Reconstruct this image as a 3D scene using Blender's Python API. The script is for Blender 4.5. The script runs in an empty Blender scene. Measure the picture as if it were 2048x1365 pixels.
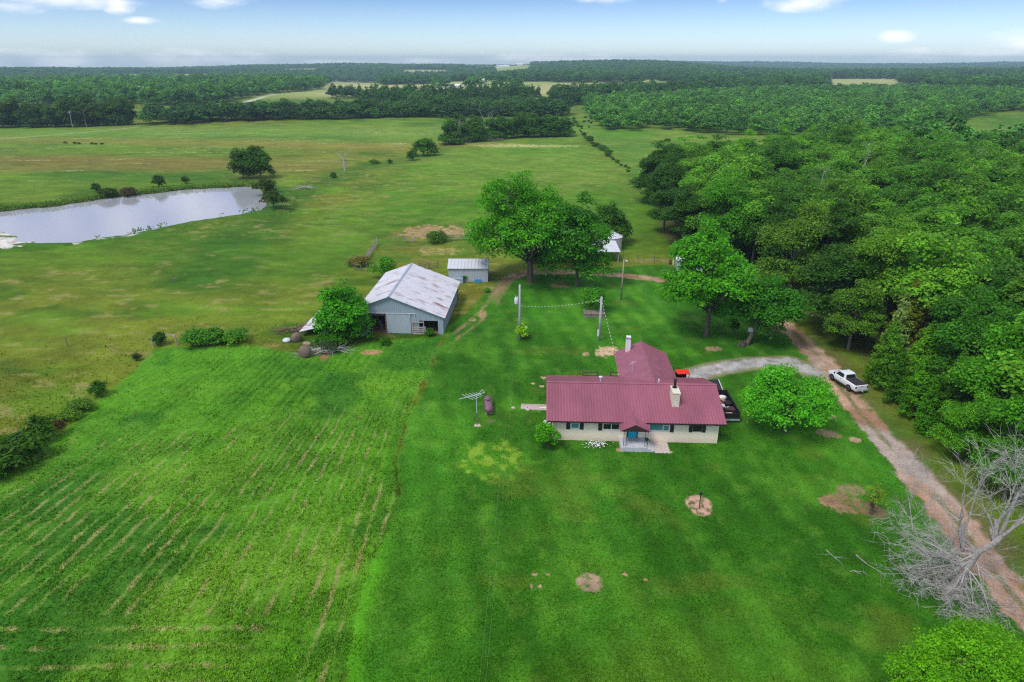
import bpy, math, random
import numpy as np
from mathutils import Vector, Matrix
sc = bpy.context.scene
COL = sc.collection
R2D = math.radians
rnd = random.Random(7)

# ------------------------------------------------------------------ camera geometry (photo pixels 2048x1365 -> ground points)
F = 1365.0; HZ = 122.0; CAMZ = 36.0
PITCH = math.atan((682.5 - HZ) / F); CP, SP = math.cos(PITCH), math.sin(PITCH)
def gp(px, py, z=0.0):
    X = (px - 1024) / F; Y = (py - 682.5) / F
    t = (CAMZ - z) / (SP + Y * CP)
    return (X * t, (CP - Y * SP) * t)
def gpoly(pts, z=0.0):
    return [gp(a, b, z) for a, b in pts]
def s2l(r, g, b):
    f = lambda c: (c / 255 / 12.92) if c / 255 <= .04045 else ((c / 255 + .055) / 1.055) ** 2.4
    return np.array([f(r), f(g), f(b)])

# ------------------------------------------------------------------ numpy noise
def _h(ix, iy, s):
    n = (ix.astype(np.int64) * 374761393 + iy.astype(np.int64) * 668265263 + s * 982451653) & 0xFFFFFFFF
    n = ((n ^ (n >> 13)) * 1274126177) & 0xFFFFFFFF
    return ((n ^ (n >> 16)) & 0xFFFFFF) / float(0xFFFFFF)
def vn(x, y, s=0):
    xi = np.floor(x); yi = np.floor(y); fx = x - xi; fy = y - yi
    fx = fx * fx * (3 - 2 * fx); fy = fy * fy * (3 - 2 * fy)
    a = _h(xi, yi, s); b = _h(xi + 1, yi, s); c = _h(xi, yi + 1, s); d = _h(xi + 1, yi + 1, s)
    return (a * (1 - fx) + b * fx) * (1 - fy) + (c * (1 - fx) + d * fx) * fy
def fbm(x, y, s=0, o=4):
    t = np.zeros_like(x); a = .5; n = 0
    for k in range(o):
        t += a * vn(x, y, s + k * 17); n += a; a *= .5
        x = x * 2.03 + 3.1; y = y * 2.01 + 7.7
    return t / n
def sstep(a, b, x):
    t = np.clip((x - a) / (b - a), 0, 1); return t * t * (3 - 2 * t)
def psd(X, Y, poly):
    """signed distance to a polygon, positive inside"""
    d = np.full(X.shape, 1e9); ins = np.zeros(X.shape, bool); n = len(poly)
    for i in range(n):
        ax, ay = poly[i]; bx, by = poly[(i + 1) % n]
        ex, ey = bx - ax, by - ay; L = ex * ex + ey * ey + 1e-9
        t = np.clip(((X - ax) * ex + (Y - ay) * ey) / L, 0, 1)
        d = np.minimum(d, (X - ax - t * ex) ** 2 + (Y - ay - t * ey) ** 2)
        if ay != by:
            c = ((ay > Y) != (by > Y)) & (X < (bx - ax) * (Y - ay) / (by - ay) + ax)
            ins ^= c
    d = np.sqrt(d); return np.where(ins, d, -d)
def pld(X, Y, pts):
    """distance to a polyline and side offset"""
    d = np.full(X.shape, 1e9); side = np.zeros(X.shape)
    for (ax, ay), (bx, by) in zip(pts[:-1], pts[1:]):
        ex, ey = bx - ax, by - ay; L = ex * ex + ey * ey + 1e-9
        t = np.clip(((X - ax) * ex + (Y - ay) * ey) / L, 0, 1)
        dd = np.sqrt((X - ax - t * ex) ** 2 + (Y - ay - t * ey) ** 2)
        cr = ((X - ax) * ey - (Y - ay) * ex) / math.sqrt(L)
        m = dd < d; d = np.where(m, dd, d); side = np.where(m, cr, side)
    return d, side

# ------------------------------------------------------------------ materials
def nodes(m):
    m.use_nodes = True; nt = m.node_tree; nt.nodes.clear(); return nt
def N(nt, t, **kw):
    n = nt.nodes.new(t)
    for k, v in kw.items(): setattr(n, k, v)
    return n
def setin(n, **kw):
    for k, v in kw.items(): n.inputs[k.replace('_', ' ')].default_value = v
def M(name, col, rough=.75, var=.25, scale=3.0, bump=0.0, metal=0.0, spec=.3, stretch=(1, 1, 1), col2=None, t0=.35, t1=.65, bscale=None):
    m = bpy.data.materials.new(name); nt = nodes(m); L = nt.links.new
    out = N(nt, 'ShaderNodeOutputMaterial'); b = N(nt, 'ShaderNodeBsdfPrincipled')
    setin(b, Roughness=rough, Metallic=metal); b.inputs['Specular IOR Level'].default_value = spec
    tc = N(nt, 'ShaderNodeTexCoord'); mp = N(nt, 'ShaderNodeMapping'); mp.inputs['Scale'].default_value = stretch
    L(tc.outputs['Object'], mp.inputs['Vector'])
    no = N(nt, 'ShaderNodeTexNoise'); setin(no, Scale=scale, Detail=5.0, Roughness=.6); L(mp.outputs[0], no.inputs['Vector'])
    rp = N(nt, 'ShaderNodeValToRGB'); L(no.outputs['Fac'], rp.inputs['Fac'])
    c = np.array(col[:3], float)
    c1 = c * (1 - var); c2 = np.clip(c * (1 + var), 0, .95) if col2 is None else np.array(col2)
    if col2 is not None: c1 = c
    rp.color_ramp.elements[0].position = t0; rp.color_ramp.elements[1].position = t1
    rp.color_ramp.elements[0].color = (*c1, 1); rp.color_ramp.elements[1].color = (*c2, 1)
    L(rp.outputs['Color'], b.inputs['Base Color'])
    if bump:
        bn = N(nt, 'ShaderNodeBump'); setin(bn, Strength=bump, Distance=.05)
        n2 = N(nt, 'ShaderNodeTexNoise'); setin(n2, Scale=bscale or scale * 3, Detail=4.0); L(mp.outputs[0], n2.inputs['Vector'])
        L(n2.outputs['Fac'], bn.inputs['Height']); L(bn.outputs[0], b.inputs['Normal'])
    L(b.outputs[0], out.inputs[0]); return m
def leafmat(name, attr_type='OBJ', trans=.42):
    m = bpy.data.materials.new(name); nt = nodes(m); L = nt.links.new
    out = N(nt, 'ShaderNodeOutputMaterial')
    at = N(nt, 'ShaderNodeAttribute', attribute_name='lv')
    if attr_type == 'OBJ':
        oi = N(nt, 'ShaderNodeObjectInfo'); colout = oi.outputs['Color']
    else:
        oa = N(nt, 'ShaderNodeAttribute', attribute_type='INSTANCER', attribute_name='tint'); colout = oa.outputs['Color']
    mx = N(nt, 'ShaderNodeMix', data_type='RGBA', blend_type='MULTIPLY'); mx.inputs['Factor'].default_value = 1
    L(colout, mx.inputs[6]); L(at.outputs['Color'], mx.inputs[7])
    d = N(nt, 'ShaderNodeBsdfPrincipled'); setin(d, Roughness=.55); d.inputs['Specular IOR Level'].default_value = .15
    t = N(nt, 'ShaderNodeBsdfTranslucent')
    L(mx.outputs[2], d.inputs['Base Color'])
    m2 = N(nt, 'ShaderNodeMix', data_type='RGBA', blend_type='MULTIPLY'); m2.inputs['Factor'].default_value = 1
    L(mx.outputs[2], m2.inputs[6]); m2.inputs[7].default_value = (1.25, 1.1, .5, 1); L(m2.outputs[2], t.inputs['Color'])
    ms = N(nt, 'ShaderNodeMixShader'); ms.inputs[0].default_value = trans
    L(d.outputs[0], ms.inputs[1]); L(t.outputs[0], ms.inputs[2]); L(ms.outputs[0], out.inputs[0]); return m
LEAF = leafmat('leaf'); LEAFFAR = leafmat('leaf_far', 'INST', .25)
BARK = M('bark', (.12, .095, .075), .9, .4, 6, .6, stretch=(1, 1, .25))
BARKPALE = M('bark_pale', (.20, .175, .15), .9, .35, 6, .5, stretch=(1, 1, .25))
DEADWOOD = M('dead_wood', (.50, .48, .44), .85, .3, 4, .4, col2=(.32, .29, .26))

# ------------------------------------------------------------------ mesh helpers
class MB:
    def __init__(s): s.v = []; s.f = []; s.mi = []
    def add(s, vs, fs, mi=0):
        o = len(s.v); s.v += [tuple(v) for v in vs]; s.f += [tuple(i + o for i in f) for f in fs]; s.mi += [mi] * len(fs); return s
    def box(s, x0, y0, z0, x1, y1, z1, mi=0, T=None):
        vs = [(x0, y0, z0), (x1, y0, z0), (x1, y1, z0), (x0, y1, z0), (x0, y0, z1), (x1, y0, z1), (x1, y1, z1), (x0, y1, z1)]
        if T is not None: vs = [tuple(T @ Vector(v)) for v in vs]
        return s.add(vs, [(3, 2, 1, 0), (4, 5, 6, 7), (0, 1, 5, 4), (1, 2, 6, 5), (2, 3, 7, 6), (3, 0, 4, 7)], mi)
    def rbox(s, c, size, rz=0, rx=0, ry=0, mi=0):
        T = Matrix.Translation(c) @ Matrix.Rotation(rz, 4, 'Z') @ Matrix.Rotation(ry, 4, 'Y') @ Matrix.Rotation(rx, 4, 'X')
        a, b, d = size; return s.box(-a / 2, -b / 2, -d / 2, a / 2, b / 2, d / 2, mi, T)
    def tube(s, pts, rs, n=6, mi=0, cap=True):
        pts = [Vector(p) for p in pts]
        if not hasattr(rs, '__len__'): rs = [rs] * len(pts)
        o = len(s.v); up = Vector((0, 0, 1)); prev = None
        for i, p in enumerate(pts):
            d = (pts[min(i + 1, len(pts) - 1)] - pts[max(i - 1, 0)]).normalized()
            a = prev if prev is not None else (Vector((1, 0, 0)) if abs(d.z) > .9 else up)
            a = (a - d * a.dot(d)).normalized(); prev = a; b = d.cross(a)
            for k in range(n):
                t = 2 * math.pi * k / n; s.v.append(tuple(p + (a * math.cos(t) + b * math.sin(t)) * rs[i]))
        for i in range(len(pts) - 1):
            for k in range(n):
                s.f.append((o + i * n + k, o + i * n + (k + 1) % n, o + (i + 1) * n + (k + 1) % n, o + (i + 1) * n + k)); s.mi.append(mi)
        if cap:
            s.f.append(tuple(o + k for k in reversed(range(n)))); s.mi.append(mi)
            e = o + (len(pts) - 1) * n; s.f.append(tuple(e + k for k in range(n))); s.mi.append(mi)
        return s
    def lathe(s, prof, n=20, c=(0, 0, 0), axis='Z', mi=0):
        o = len(s.v)
        for r, h in prof:
            for k in range(n):
                t = 2 * math.pi * k / n; x, y = r * math.cos(t), r * math.sin(t)
                p = (x, y, h) if axis == 'Z' else ((x, h, y) if axis == 'Y' else (h, x, y))
                s.v.append((c[0] + p[0], c[1] + p[1], c[2] + p[2]))
        for i in range(len(prof) - 1):
            for k in range(n):
                s.f.append((o + i * n + k, o + i * n + (k + 1) % n, o + (i + 1) * n + (k + 1) % n, o + (i + 1) * n + k)); s.mi.append(mi)
        s.f.append(tuple(o + k for k in reversed(range(n)))); s.mi.append(mi)
        e = o + (len(prof) - 1) * n; s.f.append(tuple(e + k for k in range(n))); s.mi.append(mi)
        return s
    def prism(s, poly, off, mi=0):
        """planar polygon (3D points) extruded by a vector"""
        n = len(poly); a = [Vector(p) for p in poly]; b = [p + Vector(off) for p in a]
        fs = [tuple(range(n)), tuple(reversed(range(n, 2 * n)))] + [(i, i + n, (i + 1) % n + n, (i + 1) % n) for i in range(n)]
        return s.add(a + b, fs, mi)
    def blob(s, c, r, n=10, m=7, seed=0, amp=.12, mi=0):
        q = random.Random(seed); o = len(s.v)
        for i in range(m + 1):
            th = math.pi * i / m
            for k in range(n):
                ph = 2 * math.pi * k / n; j = 1 + (q.random() - .5) * 2 * amp if 0 < i < m else 1
                s.v.append((c[0] + r[0] * j * math.sin(th) * math.cos(ph), c[1] + r[1] * j * math.sin(th) * math.sin(ph), c[2] + r[2] * j * math.cos(th)))
        for i in range(m):
            for k in range(n):
                s.f.append((o + i * n + k, o + (i + 1) * n + k, o + (i + 1) * n + (k + 1) % n, o + i * n + (k + 1) % n)); s.mi.append(mi)
        return s
    def mesh(s, name, mats, smooth=False, fixn=True):
        me = bpy.data.meshes.new(name); me.from_pydata(s.v, [], s.f)
        for m in (mats if isinstance(mats, (list, tuple)) else [mats]): me.materials.append(m)
        me.polygons.foreach_set('material_index', s.mi)
        if fixn:
            import bmesh
            bm = bmesh.new(); bm.from_mesh(me); bmesh.ops.recalc_face_normals(bm, faces=bm.faces); bm.to_mesh(me); bm.free()
        if smooth: me.polygons.foreach_set('use_smooth', [True] * len(me.polygons))
        me.update(); return me
def link(name, me, parent=None, loc=None, rz=None):
    o = bpy.data.objects.new(name, me); COL.objects.link(o)
    if parent is not None: o.parent = parent
    if loc is not None: o.location = loc
    if rz is not None: o.rotation_euler = (0, 0, rz)
    return o
def part(name, mb, mats, parent=None, smooth=False, bevel=0, loc=None, rz=None, label=None):
    o = link(name, mb.mesh(name, mats, smooth), parent, loc, rz)
    if bevel:
        b = o.modifiers.new('bevel', 'BEVEL'); b.width = bevel; b.segments = 2; b.limit_method = 'ANGLE'
    if label: o['label'] = label
    return o
def tag(o, label, cat, group=None):
    o['label'] = label; o['category'] = cat
    if group: o['group'] = group
    return o
def thing(name, label, cat, loc=(0, 0, 0), rz=0, group=None):
    o = bpy.data.objects.new(name, None); COL.objects.link(o); o.location = loc; o.rotation_euler = (0, 0, rz)
    return tag(o, label, cat, group)
def struct(o, kind='structure', label=None):
    o['kind'] = kind
    if label: o['label'] = label
    return o
def npmesh(name, V, Q, mat, lv=None, smooth=False, attr='lv'):
    """V (n,3), Q (m,4) numpy; lv (m,3) per-face or (n,3) per-vertex colour"""
    me = bpy.data.meshes.new(name); n, m = len(V), len(Q)
    me.vertices.add(n); me.vertices.foreach_set('co', np.ascontiguousarray(V, np.float32).ravel())
    me.loops.add(m * 4); me.loops.foreach_set('vertex_index', np.ascontiguousarray(Q, np.int32).ravel())
    me.polygons.add(m); me.polygons.foreach_set('loop_start', np.arange(0, m * 4, 4, dtype=np.int32))
    if lv is not None:
        dom = 'POINT' if len(lv) == n else 'FACE'
        a = me.attributes.new(attr, 'FLOAT_COLOR', dom)
        c = np.ones((len(lv), 4), np.float32); c[:, :3] = lv; a.data.foreach_set('color', c.ravel())
    if smooth: me.polygons.foreach_set('use_smooth', np.ones(m, bool))
    me.materials.append(mat); me.update(calc_edges=True); return me

# ------------------------------------------------------------------ ground regions
def W(*pts): return gpoly(pts)
P_LAWN = W((660, 1400), (690, 1365), (728, 1180), (765, 1080), (800, 1005), (790, 925), (815, 840), (852, 760), (880, 690), (922, 635), (985, 572), (1010, 548), (1110, 535), (1215, 535), (1330, 530), (1450, 560), (1580, 640), (1640, 720), (1700, 800), (1790, 900), (1920, 1040), (2060, 1230), (2300, 1500), (2300, 1600), (660, 1600))
P_HAY = W((-500, 1050), (0, 962), (80, 893), (200, 802), (318, 697), (480, 690), (560, 700), (640, 715), (700, 690), (880, 672), (922, 635), (880, 690), (852, 760), (815, 840), (790, 925), (800, 1005), (765, 1080), (728, 1180), (690, 1365), (660, 1600), (-900, 1600))
P_POND = W((-260, 470), (-60, 432), (0, 419), (120, 409), (200, 396), (280, 386), (380, 376), (470, 372), (520, 371), (530, 385), (526, 410), (510, 421), (440, 432), (380, 443), (290, 462), (215, 475), (150, 485), (60, 490), (0, 493), (-120, 520), (-300, 560))
P_PAST = W((1150, 236), (1262, 345), (1330, 430), (1380, 480), (1900, 480), (1900, 200), (1165, 200))
P_CORRAL = W((735, 495), (805, 450), (945, 448), (960, 520), (890, 512), (870, 540), (760, 540), (725, 530))
DRIVE = W((2130, 1310), (2020, 1185), (1905, 1035), (1845, 965), (1760, 870), (1695, 795), (1640, 718), (1590, 668), (1565, 645), (1500, 612), (1440, 582), (1380, 566), (1320, 560), (1260, 553), (1215, 549), (1150, 544), (1090, 543), (1040, 547), (1015, 560))
TRACK = W((1015, 560), (998, 585), (978, 615), (945, 648), (900, 680), (860, 735))
GRAVEL = W((1625, 745), (1580, 724), (1500, 727), (1430, 738), (1390, 750), (1340, 768), (1300, 775))
ROAD_W = W((-120, 292), (0, 279), (100, 271), (190, 263), (275, 254))
ROAD_N = W((440, 222), (490, 205), (530, 194), (565, 186), (610, 181), (660, 178))
PATCHES = [  # bare earth and litter patches: px, py, rx, ry (px), colour
    (1398, 1010, 25, 20, (205, 160, 140)), (1180, 1166, 29, 19, (170, 140, 118)), (1428, 697, 17, 5, (170, 135, 110)),
    (1215, 703, 28, 11, (214, 180, 145)), (1172, 709, 8, 3, (200, 160, 130)), (1120, 571, 20, 6, (150, 125, 90)),
    (1685, 1010, 40, 20, (150, 118, 92)), (1740, 1020, 30, 16, (140, 110, 84)), (1700, 980, 30, 12, (140, 122, 88)), (1655, 868, 22, 10, (170, 140, 112)), (1660, 832, 14, 6, (175, 145, 118)), (1710, 880, 12, 5, (195, 155, 130)),
    (1069, 1149, 7, 4, (175, 140, 115)), (1095, 1150, 5, 3, (175, 140, 115)), (1080, 1174, 5, 4, (180, 145, 118)), (1063, 1174, 3, 5, (180, 145, 118)), (1250, 1149, 5, 3, (190, 140, 115)), (1291, 1160, 4, 3, (190, 140, 115)),
    (1083, 773, 5, 2, (225, 190, 160)), (1066, 768, 4, 1.5, (215, 185, 150)), (1088, 756, 7, 2, (200, 170, 130)), (745, 705, 22, 5, (190, 140, 110)), (650, 715, 10, 8, (150, 110, 85)),
    (850, 462, 45, 12, (180, 145, 110)), (910, 462, 35, 10, (180, 150, 115)), (880, 503, 45, 8, (165, 150, 90)), (985, 580, 14, 8, (165, 130, 100)), (1000, 572, 12, 8, (160, 125, 95)), (965, 628, 8, 10, (170, 135, 100)), (945, 640, 8, 4, (170, 140, 100)),
    (1010, 292, 60, 4, (185, 180, 115)), (1080, 293, 75, 3, (190, 185, 125)), (1300, 522, 45, 4, (140, 130, 85)), (955, 852, 6, 2, (215, 195, 150)), (980, 842, 9, 4, (110, 110, 70)), (1245, 890, 4, 6, (190, 170, 130)), (1240, 900, 8, 4, (190, 160, 110)), (1340, 905, 6, 2, (215, 200, 160))]
PP = [(*gp(x, y), abs(gp(x + rx, y)[0] - gp(x, y)[0]), abs(gp(x, y - ry)[1] - gp(x, y)[1]), s2l(*c)) for x, y, rx, ry, c in PATCHES]

def hill(X, Y):
    r = np.hypot(X, Y); az = np.degrees(np.arctan2(X, Y))
    z = 17 * np.exp(-((az - 9) / 8.5) ** 2) * sstep(1300, 3000, r)
    z += 6 * np.exp(-((az + 12) / 12) ** 2) * sstep(1800, 4000, r)
    z -= 5 * np.exp(-((az + 10) / 7) ** 2) * np.exp(-((r - 1700) / 500) ** 2)
    z -= 4 * np.exp(-((az - 24) / 9) ** 2) * sstep(900, 1700, r)
    z += (fbm(X / 520, Y / 700, 5, 3) - .5) * (9 * sstep(900, 2200, r) + 16 * sstep(2000, 3200, r))
    z -= sstep(2, -8, az) * (15 * np.exp(-((r - 1950) / 420) ** 2) + 5 * sstep(2300, 3000, r))
    z += 5 * np.exp(-((az - 33) / 9) ** 2) * np.exp(-((r - 2300) / 600) ** 2) + 12 * sstep(4800, 6800, r) * sstep(8, 16, az)
    z -= 60 * sstep(4100, 5200, r) * sstep(10, 2, az) + 14 * sstep(2300, 3200, r) * sstep(5200, 4200, r) * sstep(14, 20, az)
    return z
def pond_sd(X, Y):
    return psd(X, Y, P_POND) + (fbm(X / 4, Y / 4, 31, 3) - .5) * 3.0 + (fbm(X / 16, Y / 16, 33, 2) - .5) * 3

P_MUD = W((-200, 425), (-40, 432), (20, 452), (50, 470), (105, 484), (190, 474), (285, 461), (300, 468), (150, 493), (0, 503), (-200, 520))
def mud_m(X, Y):
    d = psd(X, Y, P_MUD); return sstep(-.5, 2.5, d + 5 * (fbm(X / 7, Y / 3.5, 62, 4) - .5)) * sstep(.30, .40, fbm(X / 6, Y / 3, 66, 4))
LAWN0, LAWN1, LAWN2 = s2l(45, 103, 22), s2l(58, 124, 32), s2l(82, 148, 44)
HAY0, HAY1, HAY2 = s2l(58, 116, 26), s2l(88, 150, 38), s2l(130, 176, 62)
MEA0, MEA1, MEA2, MEA3 = s2l(76, 124, 34), s2l(106, 140, 46), s2l(138, 140, 62), s2l(146, 130, 78)
DIRT, DIRT2, GRAV = s2l(186, 152, 126), s2l(156, 122, 96), s2l(172, 168, 162)
def mixc(c, d, m): return c * (1 - m[:, None]) + d * m[:, None]

def ground_tint(X, Y):
    """albedo of the ground and a mask of what is bare (no grass blades there) and the road masks"""
    r = np.hypot(X, Y); n = len(X); az = np.degrees(np.arctan2(X, Y))
    a = fbm(X / 22, Y / 30, 1, 5); b = fbm(X / 70, Y / 45, 2, 4); c_ = fbm(X / 3.5, Y / 3.5, 3, 3); fine = fbm(X / .8, Y / .8, 4, 2)
    # meadow
    C = mixc(np.tile(MEA0, (n, 1)), MEA1, sstep(.3, .62, a))
    C = mixc(C, MEA2, sstep(.45, .75, b) * .55)
    C = mixc(C, MEA3, sstep(.55, .75, fbm(X / 90, Y / 25, 8, 4)) * .45)
    C = mixc(C, MEA0 * .8, sstep(.58, .72, fbm(X / 14, Y / 9, 9, 4)) * .7)
    C = mixc(C, s2l(120, 165, 55), sstep(.6, .78, fbm(X / 18, Y / 10, 10, 3)) * .6)
    # brown bands across the big far field
    band = np.exp(-((Y - 318 + .12 * X + 20 * (b - .5)) / 16) ** 2) * sstep(20, -40, X)
    C = mixc(C, s2l(150, 138, 74), band * .8)
    band2 = np.exp(-((Y - 262 + .05 * X + 26 * (a - .5)) / 22) ** 2) * sstep(-70, -130, X)
    C = mixc(C, s2l(136, 124, 70), band2 * .75)
    C = mixc(C, s2l(118, 160, 70), np.exp(-((Y - 385 + 20 * (a - .5)) / 42) ** 2) * .7)
    # pale weed flowers strewn in the far field
    fl = sstep(.62, .72, fbm(X / 26, Y / 5, 12, 4)) * sstep(200, 250, Y) * sstep(420, 380, Y) * sstep(0, -30, X)
    C = mixc(C, s2l(205, 205, 175), fl * sstep(.5, .7, fine) * .45)
    # mid pasture in front of the big tree, greener
    mp = psd(X, Y, W((560, 560), (640, 440), (820, 325), (900, 298), (1150, 280), (1260, 345), (1330, 430), (1200, 520), (960, 500), (800, 450), (700, 520)))
    mpm = sstep(-8, 10, mp + 14 * (a - .5))
    C = mixc(C, mixc(np.tile(s2l(88, 142, 40), (n, 1)), s2l(120, 156, 62), sstep(.3, .7, b * .5 + c_ * .5)), mpm * .8)
    # damp green swale running from the pond to the far trees
    dsw, _ = pld(X, Y, W((420, 560), (520, 440), (600, 390), (700, 345), (830, 315), (890, 295)))
    C = mixc(C, s2l(62, 116, 38), sstep(9, 2, dsw + 8 * (a - .5)) * .55)
    # right pasture
    pm = sstep(-1, 2, psd(X, Y, P_PAST))
    C = mixc(C, mixc(np.tile(s2l(90, 142, 48), (n, 1)), s2l(122, 152, 68), sstep(.35, .65, a)), pm * .9)
    # corral, weedy and dry
    cm = sstep(-1.5, 1.5, psd(X, Y, P_CORRAL) + 3 * (c_ - .5))
    C = mixc(C, mixc(np.tile(s2l(128, 132, 62), (n, 1)), s2l(96, 132, 48), sstep(.4, .6, c_)), cm * .85)
    # rank dark weeds round the barn
    wd, _ = pld(X, Y, W((575, 660), (640, 690), (700, 690), (770, 685), (850, 672), (925, 640)))
    C = mixc(C, s2l(52, 104, 26), sstep(4.5, .8, wd + 4 * (c_ - .5)) * .75)
    # hayfield
    hs = psd(X, Y, P_HAY) + (c_ - .5) * 1.6
    hm = sstep(-.6, .6, hs)
    yy = Y - 45; x0 = (X + .0834 * yy) / np.maximum(1 - .00667 * yy, .3); x0 = np.where(X > -12.5, X, x0)
    wob = (fbm(X / 5, Y / 9, 20, 3) - .5) * .55 + (fbm(X / .8, Y / .8, 19, 2) - .5) * .35
    ph = np.abs(((x0 + wob) / 1.32) % 1 - .5) * 2            # 1 at a row centre
    head = sstep(38, 36, Y + (X + 30) * .02) * sstep(-13, -17, X)
    ph2 = np.abs(((Y + wob * 1.2) / 1.55) % 1 - .5) * 2
    ph = ph * (1 - head) + ph2 * head
    row = sstep(.6, .92, ph) * sstep(.3, .52, fbm(X / 2.2, Y / 7, 21, 3) * .75 + .25 * fbm(X / 20, Y / 20, 22, 2)) * sstep(74, 62, Y - X * .1)
    H = mixc(np.tile(HAY0, (n, 1)), HAY1, sstep(.25, .6, a * .5 + c_ * .5))
    H = mixc(H, HAY2, sstep(.5, .8, fbm(X / 9, Y / 9, 23, 4)) * .6)
    H = mixc(H, HAY2 * .9, sstep(.4, .8, 1 - ph) * .35)
    H = mixc(H, s2l(44, 104, 36), sstep(.57, .72, fbm(X / 10, Y / 10, 24, 4)) * .65)
    H = mixc(H, s2l(146, 172, 90), row * .55)
    bare = row * sstep(.5, .66, fbm(X / .7, Y / 2.0, 25, 3))
    H = mixc(H, s2l(176, 158, 126), bare * .65)
    C = mixc(C, H, hm)
    # lawn
    ls = psd(X, Y, P_LAWN) + (c_ - .5) * 1.0
    lm = sstep(-.35, .35, ls)
    G = mixc(np.tile(LAWN0, (n, 1)), LAWN1, sstep(.3, .68, fbm(X / 7, Y / 16, 26, 4)))
    G = mixc(G, LAWN2, sstep(.5, .8, fbm(X / 3, Y / 4, 27, 4)) * .55)
    G = mixc(G, s2l(84, 124, 40), sstep(.52, .8, fbm(X / 14, Y / 9, 28, 3)) * sstep(56, 40, Y) * .5)
    G = mixc(G, s2l(96, 146, 56), sstep(.6, .75, fbm(X / 1.2, Y / 1.5, 52, 4)) * .25)
    G = mixc(G, s2l(112, 126, 56), sstep(.62, .8, fbm(X / 6, Y / 4, 53, 4)) * .22)
    G = G * (.84 + .32 * fbm(X / 26, Y / 11, 54, 3))[:, None]
    mow = .5 + .5 * np.sin((X * .985 + Y * .17 + 1.2 * fbm(X / 12, Y / 12, 29, 2)) * 2 * math.pi / 2.9)
    G = G * (1 + (mow - .5) * .2)[:, None]
    # bright fringe where lawn meets hay and a clover ring left of the house
    G = mixc(G, s2l(84, 170, 36), sstep(1.8, .2, ls) * sstep(48, 42, Y) * sstep(0, -5, X) * .8)
    cx, cy = gp(990, 918); q = ((X - cx) / 3.6) ** 2 + ((Y - cy) / 3.4) ** 2 + (c_ - .5) * .6
    G = mixc(G, mixc(np.tile(s2l(70, 140, 34), (n, 1)), s2l(128, 176, 62), sstep(.45, .7, fine)), sstep(1.5, .6, q + (fbm(X / .7, Y / .7, 51, 3) - .5) * 1.4) * .75)
    C = mixc(C, G, lm)
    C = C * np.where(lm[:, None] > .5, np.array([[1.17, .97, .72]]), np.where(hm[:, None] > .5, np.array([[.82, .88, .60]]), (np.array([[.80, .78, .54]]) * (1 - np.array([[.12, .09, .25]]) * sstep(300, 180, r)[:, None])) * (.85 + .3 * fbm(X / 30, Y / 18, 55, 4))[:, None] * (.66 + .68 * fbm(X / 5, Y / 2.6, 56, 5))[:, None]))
    # shabby verge between the drive and the wood
    dd, sd = pld(X, Y, DRIVE)
    vg = sstep(4.6, 1.4, dd + 2 * (c_ - .5)) * sstep(-.3, .5, sd * np.where(Y < 90, -1, 1) * -1) * sstep(100, 92, Y)
    C = mixc(C, mixc(np.tile(s2l(108, 100, 62), (n, 1)), s2l(84, 108, 48), sstep(.4, .62, c_)), vg * .8); barem0 = vg
    # wood floor
    wf = sstep(0, 3, psd(X, Y, P_WOOD))
    C = mixc(C, s2l(84, 82, 48), wf * .85)
    barem = vg * .75
    ragg = (fbm(X / 1.1, Y / 1.1, 40, 4) - .5)
    # drive: two wheel tracks and a weedy crown
    wdt = np.where(Y < 92, 1.55, 1.3)
    dm = sstep(.25, -.25, dd - wdt + ragg * 1.5)
    Dc = mixc(np.tile(DIRT, (n, 1)), DIRT2, sstep(.4, .65, c_))
    Dc = mixc(Dc, GRAV, sstep(.45, .65, fbm(X / 6, Y / 6, 41, 3)) * .55 * sstep(95, 70, Y))
    Dc = Dc * (1 + (fine - .5) * .35)[:, None]
    crown = sstep(.55, .15, np.abs(dd * np.sign(sd) - .1 + ragg * .6)) * sstep(.36, .56, fbm(X / 2.5, Y / 5, 42, 3))
    Dc = mixc(Dc, s2l(98, 112, 52), crown * .75)
    C = mixc(C, Dc, dm * (1 - .0 * crown)); barem = np.maximum(barem, dm * (1 - .6 * crown))
    drive_m = dm
    C = mixc(C, s2l(150, 140, 84), sstep(.6, .74, fbm(X / 3, Y / 1.6, 57, 4)) * sstep(.45, .6, b) * (1 - lm) * (1 - hm) * sstep(320, 200, r) * .55)
    C = np.clip(C, 0, .9)
    # farm track by the barn: two faint ruts
    td, ts = pld(X, Y, TRACK)
    tm = sstep(.42, .15, np.abs(td - .75) + ragg * .8) * sstep(.3, .52, fbm(X / 3, Y / 6, 43, 3)) * sstep(80, 92, Y)
    tm = np.maximum(tm, sstep(1.2, .4, td + ragg * 1.6) * sstep(103, 108, Y))
    C = mixc(C, s2l(160, 132, 100), tm * .6); barem = np.maximum(barem, tm)
    # gravel spur
    gd, _ = pld(X, Y, GRAVEL)
    gm = sstep(.25, -.25, gd - 1.35 + ragg * 1.0)
    Gc = GRAV * (1 + (fine - .5) * .7)[:, None]
    Gc = mixc(Gc, s2l(120, 112, 96), sstep(.56, .7, fbm(X / .9, Y / .9, 44, 3)) * .6)
    edge = sstep(.9, .2, np.abs(gd - 1.4)) * (1 - gm)
    C = mixc(C, s2l(170, 150, 120), edge * .6)
    C = mixc(C, Gc, gm); barem = np.maximum(barem, gm)
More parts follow.
